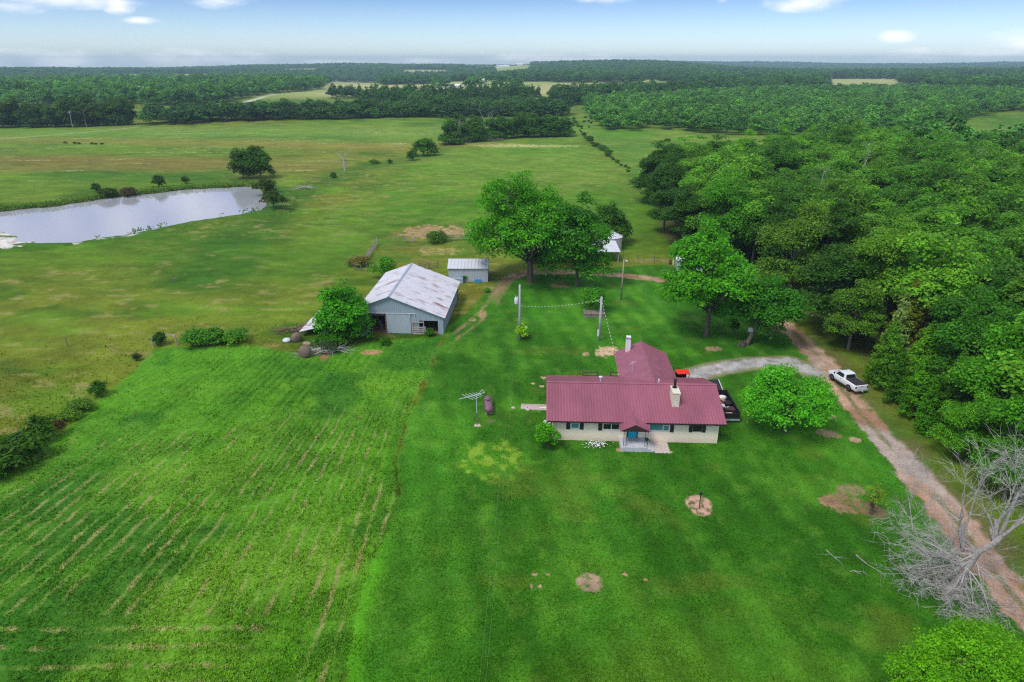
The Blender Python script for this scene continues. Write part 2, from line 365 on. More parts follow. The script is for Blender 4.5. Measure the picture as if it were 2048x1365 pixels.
    # bare patches
    for px, py, rx, ry, col in PP:
        m_ = (np.abs(X - px) < rx * 2) & (np.abs(Y - py) < ry * 2)
        if not m_.any(): continue
        q = ((X[m_] - px) / rx) ** 2 + ((Y[m_] - py) / ry) ** 2 + ragg[m_] * (.9 if abs(rx - 1) < .45 and py < 60 else 3.4 if rx > 1.6 else 2.2 if rx > .8 else .8)
        k = sstep(1.15, .7, q) * (.9 if rx > .5 else .95) * (1 - .75 * sstep(.5, .72, fbm(X[m_] / .35 + px, Y[m_] / .35, 50, 3)) * (rx > .5))
        if py > 100: k = k * .75
        C[m_] = mixc(C[m_], np.tile(col, (len(k), 1)) * (1 + (fine[m_] - .5) * .6)[:, None], k)
        barem[m_] = np.maximum(barem[m_], k)
    # far county roads
    for pl in (ROAD_W, ROAD_N):
        d, _ = pld(X, Y, pl); m_ = sstep(.5, -.5, d - (1.1 if pl is ROAD_W else 3.0)) * sstep(150, 250, Y)
        C = mixc(C, s2l(205, 200, 188) if pl is ROAD_N else s2l(176, 172, 140), m_ * (1 if pl is ROAD_N else .7)); barem = np.maximum(barem, m_)
    # pond banks
    k = (r > 90) & (r < 420) & (X < -40)
    ps = np.full(n, -99.0)
    if k.any():
        ps[k] = pond_sd(X[k], Y[k])
        C[k] = mixc(C[k], s2l(58, 104, 34), sstep(-7, -2, ps[k]) * .75)
        C[k] = mixc(C[k], s2l(78, 70, 50), sstep(-1.2, .2, ps[k]) * .9)
        mm = mud_m(X[k], Y[k]); isl = sstep(.56, .62, fbm(X[k] / 5, Y[k] / 2.5, 64, 4))
        C[k] = mixc(C[k], mixc(mixc(np.tile(s2l(214, 208, 200), (k.sum(), 1)), s2l(150, 140, 122), sstep(.5, .7, fbm(X[k] / 1.5, Y[k] / 1.5, 65, 3)) * .7), s2l(80, 112, 46), isl), mm * sstep(-3, -1, ps[k]))
        barem[k] = np.maximum(barem[k], mm)
        barem[k] = np.maximum(barem[k], sstep(-1.5, -.5, ps[k]))
    # far pastures among the woods
    fm = sstep(700, 900, r)
    FC = mixc(np.tile(s2l(150, 165, 92), (n, 1)), s2l(182, 176, 118), sstep(.3, .7, fbm(X / 160, Y / 300, 47, 3)))
    C = mixc(C, FC, fm * .85)
    return C, barem, drive_m, gm, ps, hm, lm

# woods: the ground they stand on (world polygons)
P_WOOD = [(44.5, 40), (43.5, 52), (44, 66), (45, 76), (44.5, 88), (43.5, 98), (41, 106), (42, 116), (39, 124), (34.5, 132), (31.5, 146), (33, 158), (36, 172), (38.5, 188), (46, 203), (60, 216), (80, 232), (120, 240), (150, 236), (185, 222), (240, 218), (260, 150), (200, 90), (120, 30), (60, 20)]

# ------------------------------------------------------------------ ground sheet
def build_ground():
    rr = [0.0, 6, 12, 18, 23]
    r = 26.0
    while r < 7000:
        rr.append(r); r *= 1.0048 if r < 500 else (1.012 if r < 3000 else 1.04)
    rr = np.array(rr)
    th = np.concatenate([np.linspace(-180, -46, 40, endpoint=False), np.linspace(-46, 46, 1050), np.linspace(46, 180, 41)[1:-1]])
    T = np.radians(th); nT, nR = len(T), len(rr)
    RR, TT = np.meshgrid(rr, T, indexing='ij')
    X = (RR * np.sin(TT)).ravel(); Y = (RR * np.cos(TT)).ravel()
    C, bare, dm, gm, ps, hm, lm = ground_tint(X, Y)
    Z = hill(X, Y)
    Z += np.where(ps > -6, -1.3 * sstep(-1.5, 4, ps) + .35 * np.exp(-((ps + 3.5) / 2) ** 2), 0)
    Z += (fbm(X / 1.5, Y / 1.5, 60, 3) - .5) * .10 * (1 - bare) * (.35 + .65 * hm) * (np.hypot(X, Y) < 400)
    Z += (fbm(X / 60, Y / 60, 61, 2) - .5) * .8 * sstep(110, 160, np.hypot(X, Y)) * (ps < -8)
    Z -= .05 * dm
    q_ = ps > -6; mf = np.zeros_like(X); mf[q_] = mud_m(X[q_], Y[q_]); Z = Z * (1 - mf) + (-.37 + .12 * fbm(X / 2, Y / 2, 63, 2)) * mf
    Z += (fbm(X / 1.5, Y / 1.5, 60, 3) - .5) * .10 * (1 - bare) * (.35 + .65 * hm) * (np.hypot(X, Y) < 400)
    Z += (fbm(X / 60, Y / 60, 61, 2) - .5) * .8 * sstep(110, 160, np.hypot(X, Y)) * (ps < -8)
    Z -= .05 * dm
    mf = sstep(-88, -98, X) * sstep(148, 140, Y - (X + 100) * .25)
    Z += np.where(ps > -6, mf * 1.6 * sstep(.46, .62, fbm(X / 7, Y / 3.5, 62, 4)) * sstep(11, 4, ps) * sstep(-3, 1, ps), 0)
    V = np.stack([X, Y, Z], 1)
    i = np.arange(nR - 1)[:, None]; j = np.arange(nT)[None, :]; j2 = (j + 1) % nT
    Q = np.stack([i * nT + j, i * nT + j2, (i + 1) * nT + j2, (i + 1) * nT + j], 2).reshape(-1, 4)[:, ::-1]
    mat = bpy.data.materials.new('ground'); nt = nodes(mat); L = nt.links.new
    out = N(nt, 'ShaderNodeOutputMaterial'); b = N(nt, 'ShaderNodeBsdfPrincipled'); setin(b, Roughness=.95); b.inputs['Specular IOR Level'].default_value = .1
    at = N(nt, 'ShaderNodeAttribute', attribute_name='tint'); tc = N(nt, 'ShaderNodeTexCoord')
    n1 = N(nt, 'ShaderNodeTexNoise'); setin(n1, Scale=5.0, Detail=8.0, Roughness=.75); L(tc.outputs['Object'], n1.inputs['Vector'])
    n2 = N(nt, 'ShaderNodeTexNoise'); setin(n2, Scale=.55, Detail=6.0, Roughness=.65); L(tc.outputs['Object'], n2.inputs['Vector'])
    r1 = N(nt, 'ShaderNodeMapRange'); setin(r1, From_Min=.25, From_Max=.75, To_Min=.55, To_Max=1.45); L(n1.outputs['Fac'], r1.inputs['Value'])
    r2 = N(nt, 'ShaderNodeMapRange'); setin(r2, From_Min=.3, From_Max=.7, To_Min=.8, To_Max=1.2); L(n2.outputs['Fac'], r2.inputs['Value'])
    mm = N(nt, 'ShaderNodeMath', operation='MULTIPLY'); L(r1.outputs[0], mm.inputs[0]); L(r2.outputs[0], mm.inputs[1])
    vm = N(nt, 'ShaderNodeVectorMath', operation='SCALE'); L(at.outputs['Color'], vm.inputs[0]); L(mm.outputs[0], vm.inputs['Scale'])
    L(vm.outputs[0], b.inputs['Base Color'])
    bp = N(nt, 'ShaderNodeBump'); setin(bp, Strength=.7, Distance=.12); L(n1.outputs['Fac'], bp.inputs['Height']); L(bp.outputs[0], b.inputs['Normal'])
    L(b.outputs[0], out.inputs[0])
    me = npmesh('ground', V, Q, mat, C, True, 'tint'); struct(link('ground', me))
    # the drive and the gravel spur as sheets of their own, cut from the same grid with ragged edges
    for nm, mk in (('dirt_drive', dm), ('gravel_path', gm)):
        f = (mk[Q] > .5).all(1) & (np.abs(X[Q]).max(1) < 200); q = Q[f]
        u, inv = np.unique(q.ravel(), return_inverse=True)
        v = V[u].copy(); v[:, 2] += .006 if nm == 'dirt_drive' else .010
        struct(link(nm, npmesh(nm, v, inv.reshape(-1, 4), mat, C[u], True, 'tint')))
build_ground()

# pond water
def build_pond():
    m = bpy.data.materials.new('pond_water'); nt = nodes(m); L = nt.links.new
    out = N(nt, 'ShaderNodeOutputMaterial'); b = N(nt, 'ShaderNodeBsdfPrincipled')
    setin(b, Roughness=.04, IOR=1.75); b.inputs['Base Color'].default_value = (.38, .39, .40, 1)
    tc = N(nt, 'ShaderNodeTexCoord'); mp = N(nt, 'ShaderNodeMapping'); mp.inputs['Scale'].default_value = (.7, 2.2, 1); L(tc.outputs['Object'], mp.inputs['Vector'])
    no = N(nt, 'ShaderNodeTexNoise'); setin(no, Scale=1.2, Detail=4.0); L(mp.outputs[0], no.inputs['Vector'])
    bp = N(nt, 'ShaderNodeBump'); setin(bp, Strength=.09, Distance=.1); L(no.outputs['Fac'], bp.inputs['Height']); L(bp.outputs[0], b.inputs['Normal'])
    L(b.outputs[0], out.inputs[0])
    xs = [p[0] for p in P_POND]; ys = [p[1] for p in P_POND]
    mb = MB().add([(min(xs) - 8, min(ys) - 4, -.42), (max(xs) + 3, min(ys) - 4, -.42), (max(xs) + 3, max(ys) + 4, -.42), (min(xs) - 8, max(ys) + 4, -.42)], [(0, 1, 2, 3)])
    struct(link('water', mb.mesh('water', m)))
build_pond()

# ------------------------------------------------------------------ grass blades as one stuff object
def build_grass():
    g = np.random.default_rng(11)
    mats = bpy.data.materials.new('grass_blades'); nt = nodes(mats); L = nt.links.new
    out = N(nt, 'ShaderNodeOutputMaterial'); d = N(nt, 'ShaderNodeBsdfDiffuse'); t = N(nt, 'ShaderNodeBsdfTranslucent'); ms = N(nt, 'ShaderNodeMixShader'); ms.inputs[0].default_value = .2
    at = N(nt, 'ShaderNodeAttribute', attribute_name='lv'); L(at.outputs['Color'], d.inputs['Color']); L(at.outputs['Color'], t.inputs['Color']); ge = N(nt, 'ShaderNodeNewGeometry'); va = N(nt, 'ShaderNodeVectorMath', operation='MULTIPLY_ADD'); L(ge.outputs['Normal'], va.inputs[0]); va.inputs[1].default_value = (.35, .35, .35); va.inputs[2].default_value = (0, 0, 1); vz = N(nt, 'ShaderNodeVectorMath', operation='NORMALIZE'); L(va.outputs[0], vz.inputs[0]); L(vz.outputs[0], d.inputs['Normal'])
    L(d.outputs[0], ms.inputs[1]); L(t.outputs[0], ms.inputs[2]); L(ms.outputs[0], out.inputs[0])
    n = 420000
    r = 30 * np.exp(g.random(n) ** 1.15 * math.log(230 / 30)); th = np.radians(g.uniform(-45, 45, n))
    X = r * np.sin(th); Y = r * np.cos(th)
    C, bare, dm, gm, ps, hm, lm = ground_tint(X, Y)
    keep = (bare < g.random(n) * .8) & (g.random(n) < sstep(120, 60, r)) & (ps < -1) & (psd(X, Y, P_WOOD) < 2)
    for poly in FOOT: keep &= psd(X, Y, poly) < .05
    X, Y, C, r, hm, lm = X[keep], Y[keep], C[keep], r[keep], hm[keep], lm[keep]
    n = len(X); hgt = np.where((lm > .5) | (X > 36), .05, np.where(hm > .5, .085, .10)) * g.uniform(.5, 1.5, n)
    tall = g.random(n) < np.where(lm > .5, .0, .025); hgt = np.where(tall, hgt * 1.9, hgt)
    Vs, Cs = [], []
    for k in range(3):
        a = g.uniform(0, 6.283, n); w = np.clip(hgt * g.uniform(.22, .42, n), .03, .14) * np.maximum(1, r / 110); ln = hgt * g.uniform(.3, 1.1, n); a2 = a + g.uniform(-.6, .6, n) + 1.57
        ox = g.normal(0, .5, n) * hgt; oy = g.normal(0, .5, n) * hgt
        bx, by = X + ox, Y + oy; ux, uy = np.cos(a) * w, np.sin(a) * w; lx, ly = np.cos(a2) * ln, np.sin(a2) * ln
        z = np.full(n, -.02)
        p0 = np.stack([bx - ux, by - uy, z], 1); p1 = np.stack([bx + ux, by + uy, z], 1)
        p2 = np.stack([bx + ux * .3 + lx, by + uy * .3 + ly, hgt], 1); p3 = np.stack([bx - ux * .3 + lx, by - uy * .3 + ly, hgt], 1)
        Vs.append(np.stack([p0, p1, p2, p3], 1).reshape(-1, 3))
        Cs.append(np.clip(C * g.uniform(.75, 1.75, (n, 1)) * np.array([1.08, 1.03, .9]), 0, .9))
    V = np.concatenate(Vs); Q = np.arange(len(V)).reshape(-1, 4)
    me = npmesh('grass', V, Q, mats, np.concatenate(Cs)); struct(link('grass', me), 'stuff', 'short green grass blades over the lawn, the hayfield and the meadow')

# ------------------------------------------------------------------ trees
def leafquads(g, P, Nn, size, asp=.62):
    n = len(P); rv = g.normal(size=(n, 3)); t1 = np.cross(Nn, rv); t1 /= np.linalg.norm(t1, axis=1, keepdims=True) + 1e-9
    t2 = np.cross(Nn, t1); s = (size * g.uniform(.65, 1.35, n))[:, None]
    V = np.stack([P - t1 * s * .5, P + t2 * s * .5 * asp - Nn * s * .06, P + t1 * s * .5, P - t2 * s * .5 * asp - Nn * s * .06], 1).reshape(-1, 3)
    return V
def crown_np(seed, R, z0, z1, nl=8, nc=16, npl=60, ls=.4, cr=1.3, off=(0, 0), droop=.0, lobe=.5, top=True, jitter=1.0, low=.24):
    """leaf clumps on the skin of several limb lobes; returns V, lv, lobe centres, cluster centres"""
    g = np.random.default_rng(seed); H = z1 - z0
    lc, lr = [], []
    if top: lc.append((0, 0, z1 - .34 * H)); lr.append((lobe * R * 1.05, lobe * R * 1.05, .34 * H))
    for k in range(nl):
        a = 6.283 * k / nl * 1.618 * 1.0 + g.uniform(-.5, .5); lev = (k + .5) / nl
        rad = R * (1 - lobe * .92) * (1.0 if lev < .65 else .7) * g.uniform(.8, 1.08); zz = z0 + H * (low + (.74 - low) * lev)
        s = g.uniform(.8, 1.15) * (1.05 - .25 * lev)
        lc.append((math.cos(a) * rad, math.sin(a) * rad, zz)); lr.append((lobe * R * s, lobe * R * s, min(.26 * H * s, lobe * R * s * .95)))
    lc = np.array(lc); lr = np.array(lr); cc, cw = [], []
    for c, s in zip(lc, lr):
        m = max(4, int(nc * g.uniform(.8, 1.2)))
        d = g.normal(size=(m * 3, 3)); d /= np.linalg.norm(d, axis=1, keepdims=True); d = d[d[:, 2] > -.55 - .3 * droop][:m]
        p = c + d * s * g.uniform(.72, 1.08, (len(d), 1))
        cc.append(p); cw.append(g.uniform(.65, 1.3, len(d)))
    cc = np.concatenate(cc); cw = np.concatenate(cw) * cr
    cc[:, 0] += off[0] * np.clip((cc[:, 2] - z0) / H * 2, 0, 1); cc[:, 1] += off[1] * np.clip((cc[:, 2] - z0) / H * 2, 0, 1)
    cc[:, 2] = np.maximum(cc[:, 2], z0 + cw * .4)
    Ps, Ns, Bs = [], [], []
    for c, w in zip(cc, cw):
        m = int(npl * (w / cr) ** 1.6 * g.uniform(.75, 1.25)) + 3
        d = g.normal(size=(m, 3)); d /= np.linalg.norm(d, axis=1, keepdims=True); d[:, 2] = np.where(d[:, 2] < -.4, -d[:, 2], d[:, 2])
        rad = g.uniform(.45, 1.05, (m, 1)) + g.exponential(.08, (m, 1)) * jitter
        p = c + d * w * rad * np.array([1, 1, .72]); p[:, 2] -= droop * w * (rad[:, 0] ** 2) * .5
        nn = d * .75 + np.array([0, 0, .55]) + g.normal(size=(m, 3)) * .45; nn /= np.linalg.norm(nn, axis=1, keepdims=True)
        Ps.append(p); Ns.append(nn); Bs.append(np.full(m, g.uniform(.8, 1.2)) * g.uniform(.7, 1.35, m))
    P = np.concatenate(Ps); Nn = np.concatenate(Ns); B = np.concatenate(Bs)
    V = leafquads(g, P, Nn, np.full(len(P), ls))
    yel = g.random(len(P))[:, None]
    lv = B[:, None] * np.concatenate([1 + .35 * (yel - .4), np.ones_like(yel), 1 - .3 * (yel - .5)], 1)
    return V, lv, lc + np.array([off[0], off[1], 0]) * .7, cc
def trunk_mb(seed, lc, cc, r, z0, bark_h=.35, frac=.5, lean=(0, 0), n=8, root=(0, 0)):
    q = random.Random(seed); mb = MB(); lc = np.array(lc)
    zt = float(lc[:, 2].max()); fork = z0 + (zt - z0) * .18
    base = Vector((root[0], root[1], -.25)); mid = Vector((root[0] + lean[0] * .5, root[1] + lean[1] * .5, fork * .55)); fk = Vector((root[0] + lean[0], root[1] + lean[1], fork))
    mb.tube([base, base + Vector((0, 0, .45)), mid, fk, Vector((lc[0][0], lc[0][1], zt))], [r * 1.7, r * 1.1, r * .95, r * .85, r * .2], n)
    for c in lc[1:]:
        c = Vector(c); s = fk + (c - fk) * .0 + Vector((0, 0, q.uniform(-.2, .25) * max(fork * .4, .5)))
        m_ = s.lerp(c, .5) + Vector((q.uniform(-.4, .4), q.uniform(-.4, .4), q.uniform(-.6, .1)))
        mb.tube([s, m_, c], [r * .5, r * .36, r * .16], 5)
    for c in cc:
        if q.random() > frac: continue
        k = int(np.argmin(((lc - c) ** 2).sum(1))); s = Vector(lc[k]); c = Vector(c)
        m_ = s.lerp(c, .5) + Vector((q.uniform(-.3, .3), q.uniform(-.3, .3), q.uniform(-.3, .2)))
        mb.tube([s, m_, c], [r * .17, r * .11, r * .04], 4, cap=False)
    return mb
def conifer_np(seed, R, z0, z1, n=2600, ls=.35, dens=26):
    g = np.random.default_rng(seed); H = z1 - z0; Ps, Ns, Bs, cc = [], [], [], []
    nb = int(dens * 5)
    for k in range(nb):
        u = (k + g.random()) / nb; z = z0 + H * u; rad = R * (1 - u) ** .75 * g.uniform(.7, 1.12) + .12; a = g.uniform(0, 6.283)
        m = max(6, int(n / nb * (1.4 - u)))
        t = g.random(m) ** .6; d = np.array([math.cos(a), math.sin(a), 0])
        p = np.array([0, 0, z]) + d * (t * rad)[:, None]; p[:, 2] += .25 * t * rad + g.normal(0, .14, m); side = np.array([-d[1], d[0], 0])
        p += side * (g.normal(0, .3, m) * (.25 + .6 * rad * .4))[:, None]
        nn = d * .6 + np.array([0, 0, .6]) + g.normal(size=(m, 3)) * .5; nn /= np.linalg.norm(nn, axis=1, keepdims=True)
        Ps.append(p); Ns.append(nn); Bs.append(g.uniform(.75, 1.3) * g.uniform(.75, 1.3, m))
    P = np.concatenate(Ps); Nn = np.concatenate(Ns); B = np.concatenate(Bs)
    V = leafquads(g, P, Nn, np.full(len(P), ls), .5)
    return V, B[:, None] * np.ones((1, 3))
LEAFGAIN = np.array([2.5, 2.05, .85])
def col4(c, k=1.0): c = np.clip(np.array(c) * LEAFGAIN * k, 0, .6); return (c[0], c[1], c[2], 1)
def crown_mesh(name, V, lv, mat=LEAF): return npmesh(name, V, np.arange(len(V)).reshape(-1, 4), mat, lv)
def make_tree(name, label, cat, loc, col, seed, R, z0, z1, tr=.3, rz=0, group=None, bark=BARK, lean=(0, 0), root=(0, 0), frac=.45, **kw):
    t = thing(name, label, cat, (loc[0], loc[1], 0), rz, group)
    V, lv, lc, cc = crown_np(seed, R, z0, z1, **kw)
    tm = trunk_mb(seed, lc, cc, tr, z0, frac=frac, lean=lean, root=root)
    o = link('crown', crown_mesh('crown', V, lv), t); o.color = col4(col)
    part('trunk', tm, bark, t, True)
    return t
PROTO = {}
def proto(key, seed, R, z0, z1, tr, **kw):
    V, lv, lc, cc = crown_np(seed, R, z0, z1, **kw)
    PROTO[key] = (crown_mesh('crown', V, lv), trunk_mb(seed, lc, cc, tr, z0, frac=.25, n=6).mesh('trunk', BARKPALE if seed % 2 else BARK, True), z1)
def cproto(key, seed, R, z0, z1, n=2600, ls=.35, dens=26):
    V, lv = conifer_np(seed, R, z0, z1, n, ls, dens)
    PROTO[key] = (crown_mesh('crown', V, lv), MB().tube([(0, 0, -.2), (0, 0, z1 * .9)], [.18, .03], 6).mesh('trunk', BARK, True), z1)
def put(key, name, label, cat, x, y, col, h=None, rz=0.0, group=None, wide=1.0, z=0.0):
    cm, tm, z1 = PROTO[key]; s = (h / z1) if h else 1.0
    t = thing(name, label, cat, (x, y, z), rz, group); t.scale = (s * wide, s * wide, s)
    o = link('crown', cm, t); o.color = col4(col); link('trunk', tm, t); return t

# ================================================================== HOUSE
CREAM = M('painted_brick', (.80, .70, .55), .8, .06, 2.5, .25, col2=(.72, .60, .48), bscale=9)
def brickmat():
    m = bpy.data.materials.new('cream_brick'); nt = nodes(m); L = nt.links.new
    out = N(nt, 'ShaderNodeOutputMaterial'); b = N(nt, 'ShaderNodeBsdfPrincipled'); setin(b, Roughness=.75)
    tc = N(nt, 'ShaderNodeTexCoord'); mp = N(nt, 'ShaderNodeMapping'); mp.inputs['Rotation'].default_value = (math.pi / 2, 0, 0); L(tc.outputs['Object'], mp.inputs['Vector'])
    br = N(nt, 'ShaderNodeTexBrick'); setin(br, Scale=1.0); br.inputs['Brick Width'].default_value = .24; br.inputs['Row Height'].default_value = .085; br.inputs['Mortar Size'].default_value = .008
    br.inputs['Color1'].default_value = (.95, .84, .64, 1); br.inputs['Color2'].default_value = (.93, .81, .61, 1); br.inputs['Mortar'].default_value = (.84, .73, .56, 1)
    L(mp.outputs[0], br.inputs['Vector'])
    no = N(nt, 'ShaderNodeTexNoise'); setin(no, Scale=.9, Detail=5.0); L(tc.outputs['Object'], no.inputs['Vector'])
    sx = N(nt, 'ShaderNodeSeparateXYZ'); L(tc.outputs['Object'], sx.inputs[0])
    mr = N(nt, 'ShaderNodeMapRange'); setin(mr, From_Min=.75, From_Max=.0, To_Min=0, To_Max=.9); L(sx.outputs['Z'], mr.inputs['Value'])
    ml = N(nt, 'ShaderNodeMath', operation='MULTIPLY'); L(mr.outputs[0], ml.inputs[0]); L(no.outputs['Fac'], ml.inputs[1])
    mx = N(nt, 'ShaderNodeMix', data_type='RGBA'); L(ml.outputs[0], mx.inputs[0]); L(br.outputs['Color'], mx.inputs[6]); mx.inputs[7].default_value = (.62, .40, .30, 1)
    L(mx.outputs[2], b.inputs['Base Color']); bp = N(nt, 'ShaderNodeBump'); setin(bp, Strength=.4, Distance=.02); L(br.outputs['Fac'], bp.inputs['Height']); bp.invert = True; L(bp.outputs[0], b.inputs['Normal'])
    L(b.outputs[0], out.inputs[0]); return m
BRICK = brickmat()
MAROON = M('maroon_metal', s2l(148, 84, 99), .42, .15, .4, spec=.5, stretch=(1, .25, 1))
MAROON2 = M('maroon_tile_metal', s2l(146, 84, 99), .42, .14, 1.2, spec=.5)
WHITE = M('white_paint', (.78, .78, .77), .5, .05); DARK = M('dark_shutter', (.035, .028, .027), .6, .2, 8); BROWNF = M('brown_frame', (.06, .03, .028), .55, .2)
GLASSD = M('window_glass_dark', (.015, .02, .02), .06, .3, .8, spec=.6); GLASST = M('window_glass_curtain', (.05, .22, .21), .08, .3, 6, spec=.6, stretch=(1, 1, .1), col2=(.16, .40, .38))
TEAL = M('teal_paint', s2l(20, 178, 205), .45, .05); CONC = M('concrete', (.52, .52, .55), .85, .12, 3, .2); CONC2 = M('concrete_warm', (.55, .46, .40), .9, .15, 4, .3)
IRON = M('black_iron', (.02, .02, .02), .5, .2); STEEL = M('galvanised', (.42, .46, .52), .45, .15, 2, metal=.3); PALE = M('pale_metal', (.62, .64, .68), .5, .1, 2)
OLDWOOD = M('weathered_wood', (.20, .17, .14), .9, .35, 5, .4, stretch=(1, 1, .2)); BLACKP = M('black_paint', (.018, .018, .02), .4, .3); RUBBER = M('rubber', (.02, .02, .02), .9, .2)
HYAW = R2D(-2.4); HO = gp(1105, 880)
h = thing('ranch_house', 'long low cream brick house under a maroon metal roof', 'house', (HO[0], HO[1], 0), HYAW)
def roof_slope(mb, p00, p10, p01, p11, rib, th=.05, axis='u'):
    """ribbed metal slope: p00-p10 along the eave, p01-p11 along the ridge; ribs run from eave to ridge"""
    p00, p10, p01, p11 = map(Vector, (p00, p10, p01, p11)); n = max(2, int((p10 - p00).length / rib))
    nr = (p10 - p00).cross(p01 - p00).normalized()
    if nr.z < 0: nr = -nr
    prof = []
    for k in range(n):
        a = k / n; w = 1 / n
        prof += [(a, 0), (a + w * .72, 0), (a + w * .78, .05), (a + w * .92, .05), (a + w * .98, 0)]
    prof.append((1, 0)); o = len(mb.v)
    for s, hgt in prof:
        b0 = p00.lerp(p10, s); b1 = p01.lerp(p11, s); mb.v += [tuple(b0 + nr * (th + hgt)), tuple(b1 + nr * (th + hgt))]
    for k in range(len(prof) - 1):
        mb.f.append((o + 2 * k, o + 2 * k + 2, o + 2 * k + 3, o + 2 * k + 1)); mb.mi.append(0)
    mb.prism([p00, p10, p11, p01], nr * (th * .8))
EZ, RZ, RV, BV = 2.50, 4.30, 4.75, 10.1          # eave and ridge of the main roof
WL, WR = 9.4, 16.7
w = MB()
w.box(0, 0, -.2, WR, .2, 2.62); w.box(0, .203, -.2, .2, 9.4, 2.62); w.box(WR - .2, .203, -.2, WR, 9.4, 2.62); w.box(.203, 9.2, -.2, WR - .203, 9.4, 2.62)
for u0 in (0.02, WR - .22): w.prism([(u0, .1, 2.6), (u0, 9.3, 2.6), (u0, RV, RZ - .12)], (.2, 0, 0))
part('wall', w, BRICK, h)
U0, U1 = -.68, 17.25
rf = MB(); roof_slope(rf, (U0, -.62, EZ), (U1, -.62, EZ), (U0, RV, RZ), (U1, RV, RZ), .305); roof_slope(rf, (U1, BV, EZ), (U0, BV, EZ), (U1, RV, RZ), (U0, RV, RZ), .305)
rf.prism([(U0 - .01, RV - .22, RZ + .03), (U0 - .01, RV, RZ + .12), (U0 - .01, RV + .22, RZ + .03)], (U1 - U0 + .02, 0, 0))
roof = part('roof', rf, MAROON, h)
fa = MB(); fa.box(U0 + .02, -.58, EZ - .16, U1 - .02, -.54, EZ + .02); fa.box(U0 + .02, BV - .06, EZ - .16, U1 - .02, BV - .02, EZ + .02); fa.box(U0 + .02, -.53, EZ - .16, U1 - .02, -.03, EZ - .13)
for u in (U0 + .03, U1 - .07): fa.prism([(u, -.5, EZ - .15), (u, RV, RZ - .14), (u, RV, RZ + .0), (u, -.5, EZ + .0)], (.04, 0, 0)); fa.prism([(u, BV - .1, EZ - .15), (u, RV, RZ - .14), (u, RV, RZ), (u, BV - .1, EZ)], (.04, 0, 0))
part('fascia', fa, M('dark_fascia', (.05, .025, .03), .6, .1), h)
# rear wing
wl, wr, wx, we, wrz = 7.75, 14.15, 10.95, 17.1, 4.08
ww = MB(); ww.box(wl + .55, 9.42, -.2, wl + .75, we - .5, 2.55); ww.box(wr - .75, 9.42, -.2, wr - .55, we - .5, 2.55); ww.box(wl + .753, we - .7, -.2, wr - .753, we - .5, 2.55)
ww.prism([(wl + .6, we - .7, 2.5), (wr - .6, we - .7, 2.5), (wx, we - .7, wrz - .15)], (0, .2, 0)); part('wing_wall', ww, BRICK, h)
vj = RV + (RZ - wrz) / ((RZ - EZ) / (BV - RV)) ; ve = BV - .05
rw = MB()
def tile_slope(mb, e0, e1, r0, r1, nu, nv):
    e0, e1, r0, r1 = map(Vector, (e0, e1, r0, r1)); nr = (e1 - e0).cross(r0 - e0).normalized()
    if nr.z < 0: nr = -nr
    o = len(mb.v); cnt = 0
    for j in range(nv):
        for jj in (0, 1):
            t = (j + jj * .97) / nv; hh = .07 - .03 * jj
            for i in range(nu * 2 + 1):
                s = i / (nu * 2); b0 = e0.lerp(e1, s); b1 = r0.lerp(r1, s)
                mb.v.append(tuple(b0.lerp(b1, t) + nr * (hh + (.025 if i % 2 else 0))))
            cnt += 1
    m = nu * 2 + 1
    for j in range(cnt - 1):
        for i in range(m - 1): mb.f.append((o + j * m + i, o + j * m + i + 1, o + (j + 1) * m + i + 1, o + (j + 1) * m + i)); mb.mi.append(0)
    mb.prism([e0, e1, r1, r0], nr * .03)
tile_slope(rw, (wl, we, 2.5), (wl, ve, 2.5), (wx, we, wrz), (wx, vj, wrz), 36, 10); tile_slope(rw, (wr, ve, 2.5), (wr, we, 2.5), (wx, vj, wrz), (wx, we, wrz), 36, 10)
rw.tube([(wx, we + .02, wrz + .07), (wx, vj - .05, wrz + .07)], .09, 8); part('wing_roof', rw, MAROON2, h)
# chimneys and roof fittings
chz = EZ + .34 * 2.2
cm_ = MB().box(12.15, 1.5, chz - .5, 12.85, 3.2, 4.72); cm_.box(12.10, 1.45, 4.722, 12.90, 3.25, 4.86)
chim = part('chimney', cm_, M('chimney_stone', (.62, .55, .40), .9, .25, 3.5, .9, col2=(.80, .74, .58), bscale=7), h, bevel=.02)
part('flue', MB().tube([(12.5, 2.8, 4.84), (12.5, 2.8, 5.65)], .13, 12).lathe([(.18, 5.66), (.2, 5.75), (.12, 5.85)], 12, (12.5, 2.8, 0)).lathe([(.26, 4.87), (.26, 4.93)], 12, (12.5, 2.8, 0)), IRON, chim)
part('chimney', MB().box(9.0, 15.65, 2.0, 9.55, 16.2, 4.95), WHITE, h, label='narrow white chimney on the rear wing'); part('chimney_cap', MB().box(8.97, 15.62, 4.953, 9.58, 16.23, 5.03, 1).box(9.0, 15.65, 5.033, 9.55, 16.2, 5.2), [WHITE, DARK], h)
part('roof_vent', MB().tube([(5.1, RV + .45, RZ - .1), (5.1, RV + .45, RZ + .4)], .06, 8).lathe([(.2, RZ + .42), (.2, RZ + .5), (.05, RZ + .58)], 10, (5.1, RV + .45, 0)), PALE, h)
part('roof_vent', MB().tube([(11.3, RV + .5, RZ - .1), (11.3, RV + .5, RZ + .3)], .1, 8), PALE, h)
part('aerial', MB().tube([(9.05, 9.6, 2.9), (9.05, 9.6, 4.7)], .025, 5).tube([(8.7, 9.6, 4.3), (9.4, 9.6, 4.7)], .02, 5).tube([(8.8, 9.3, 4.6), (9.2, 9.9, 4.6)], .02, 5), PALE, h)
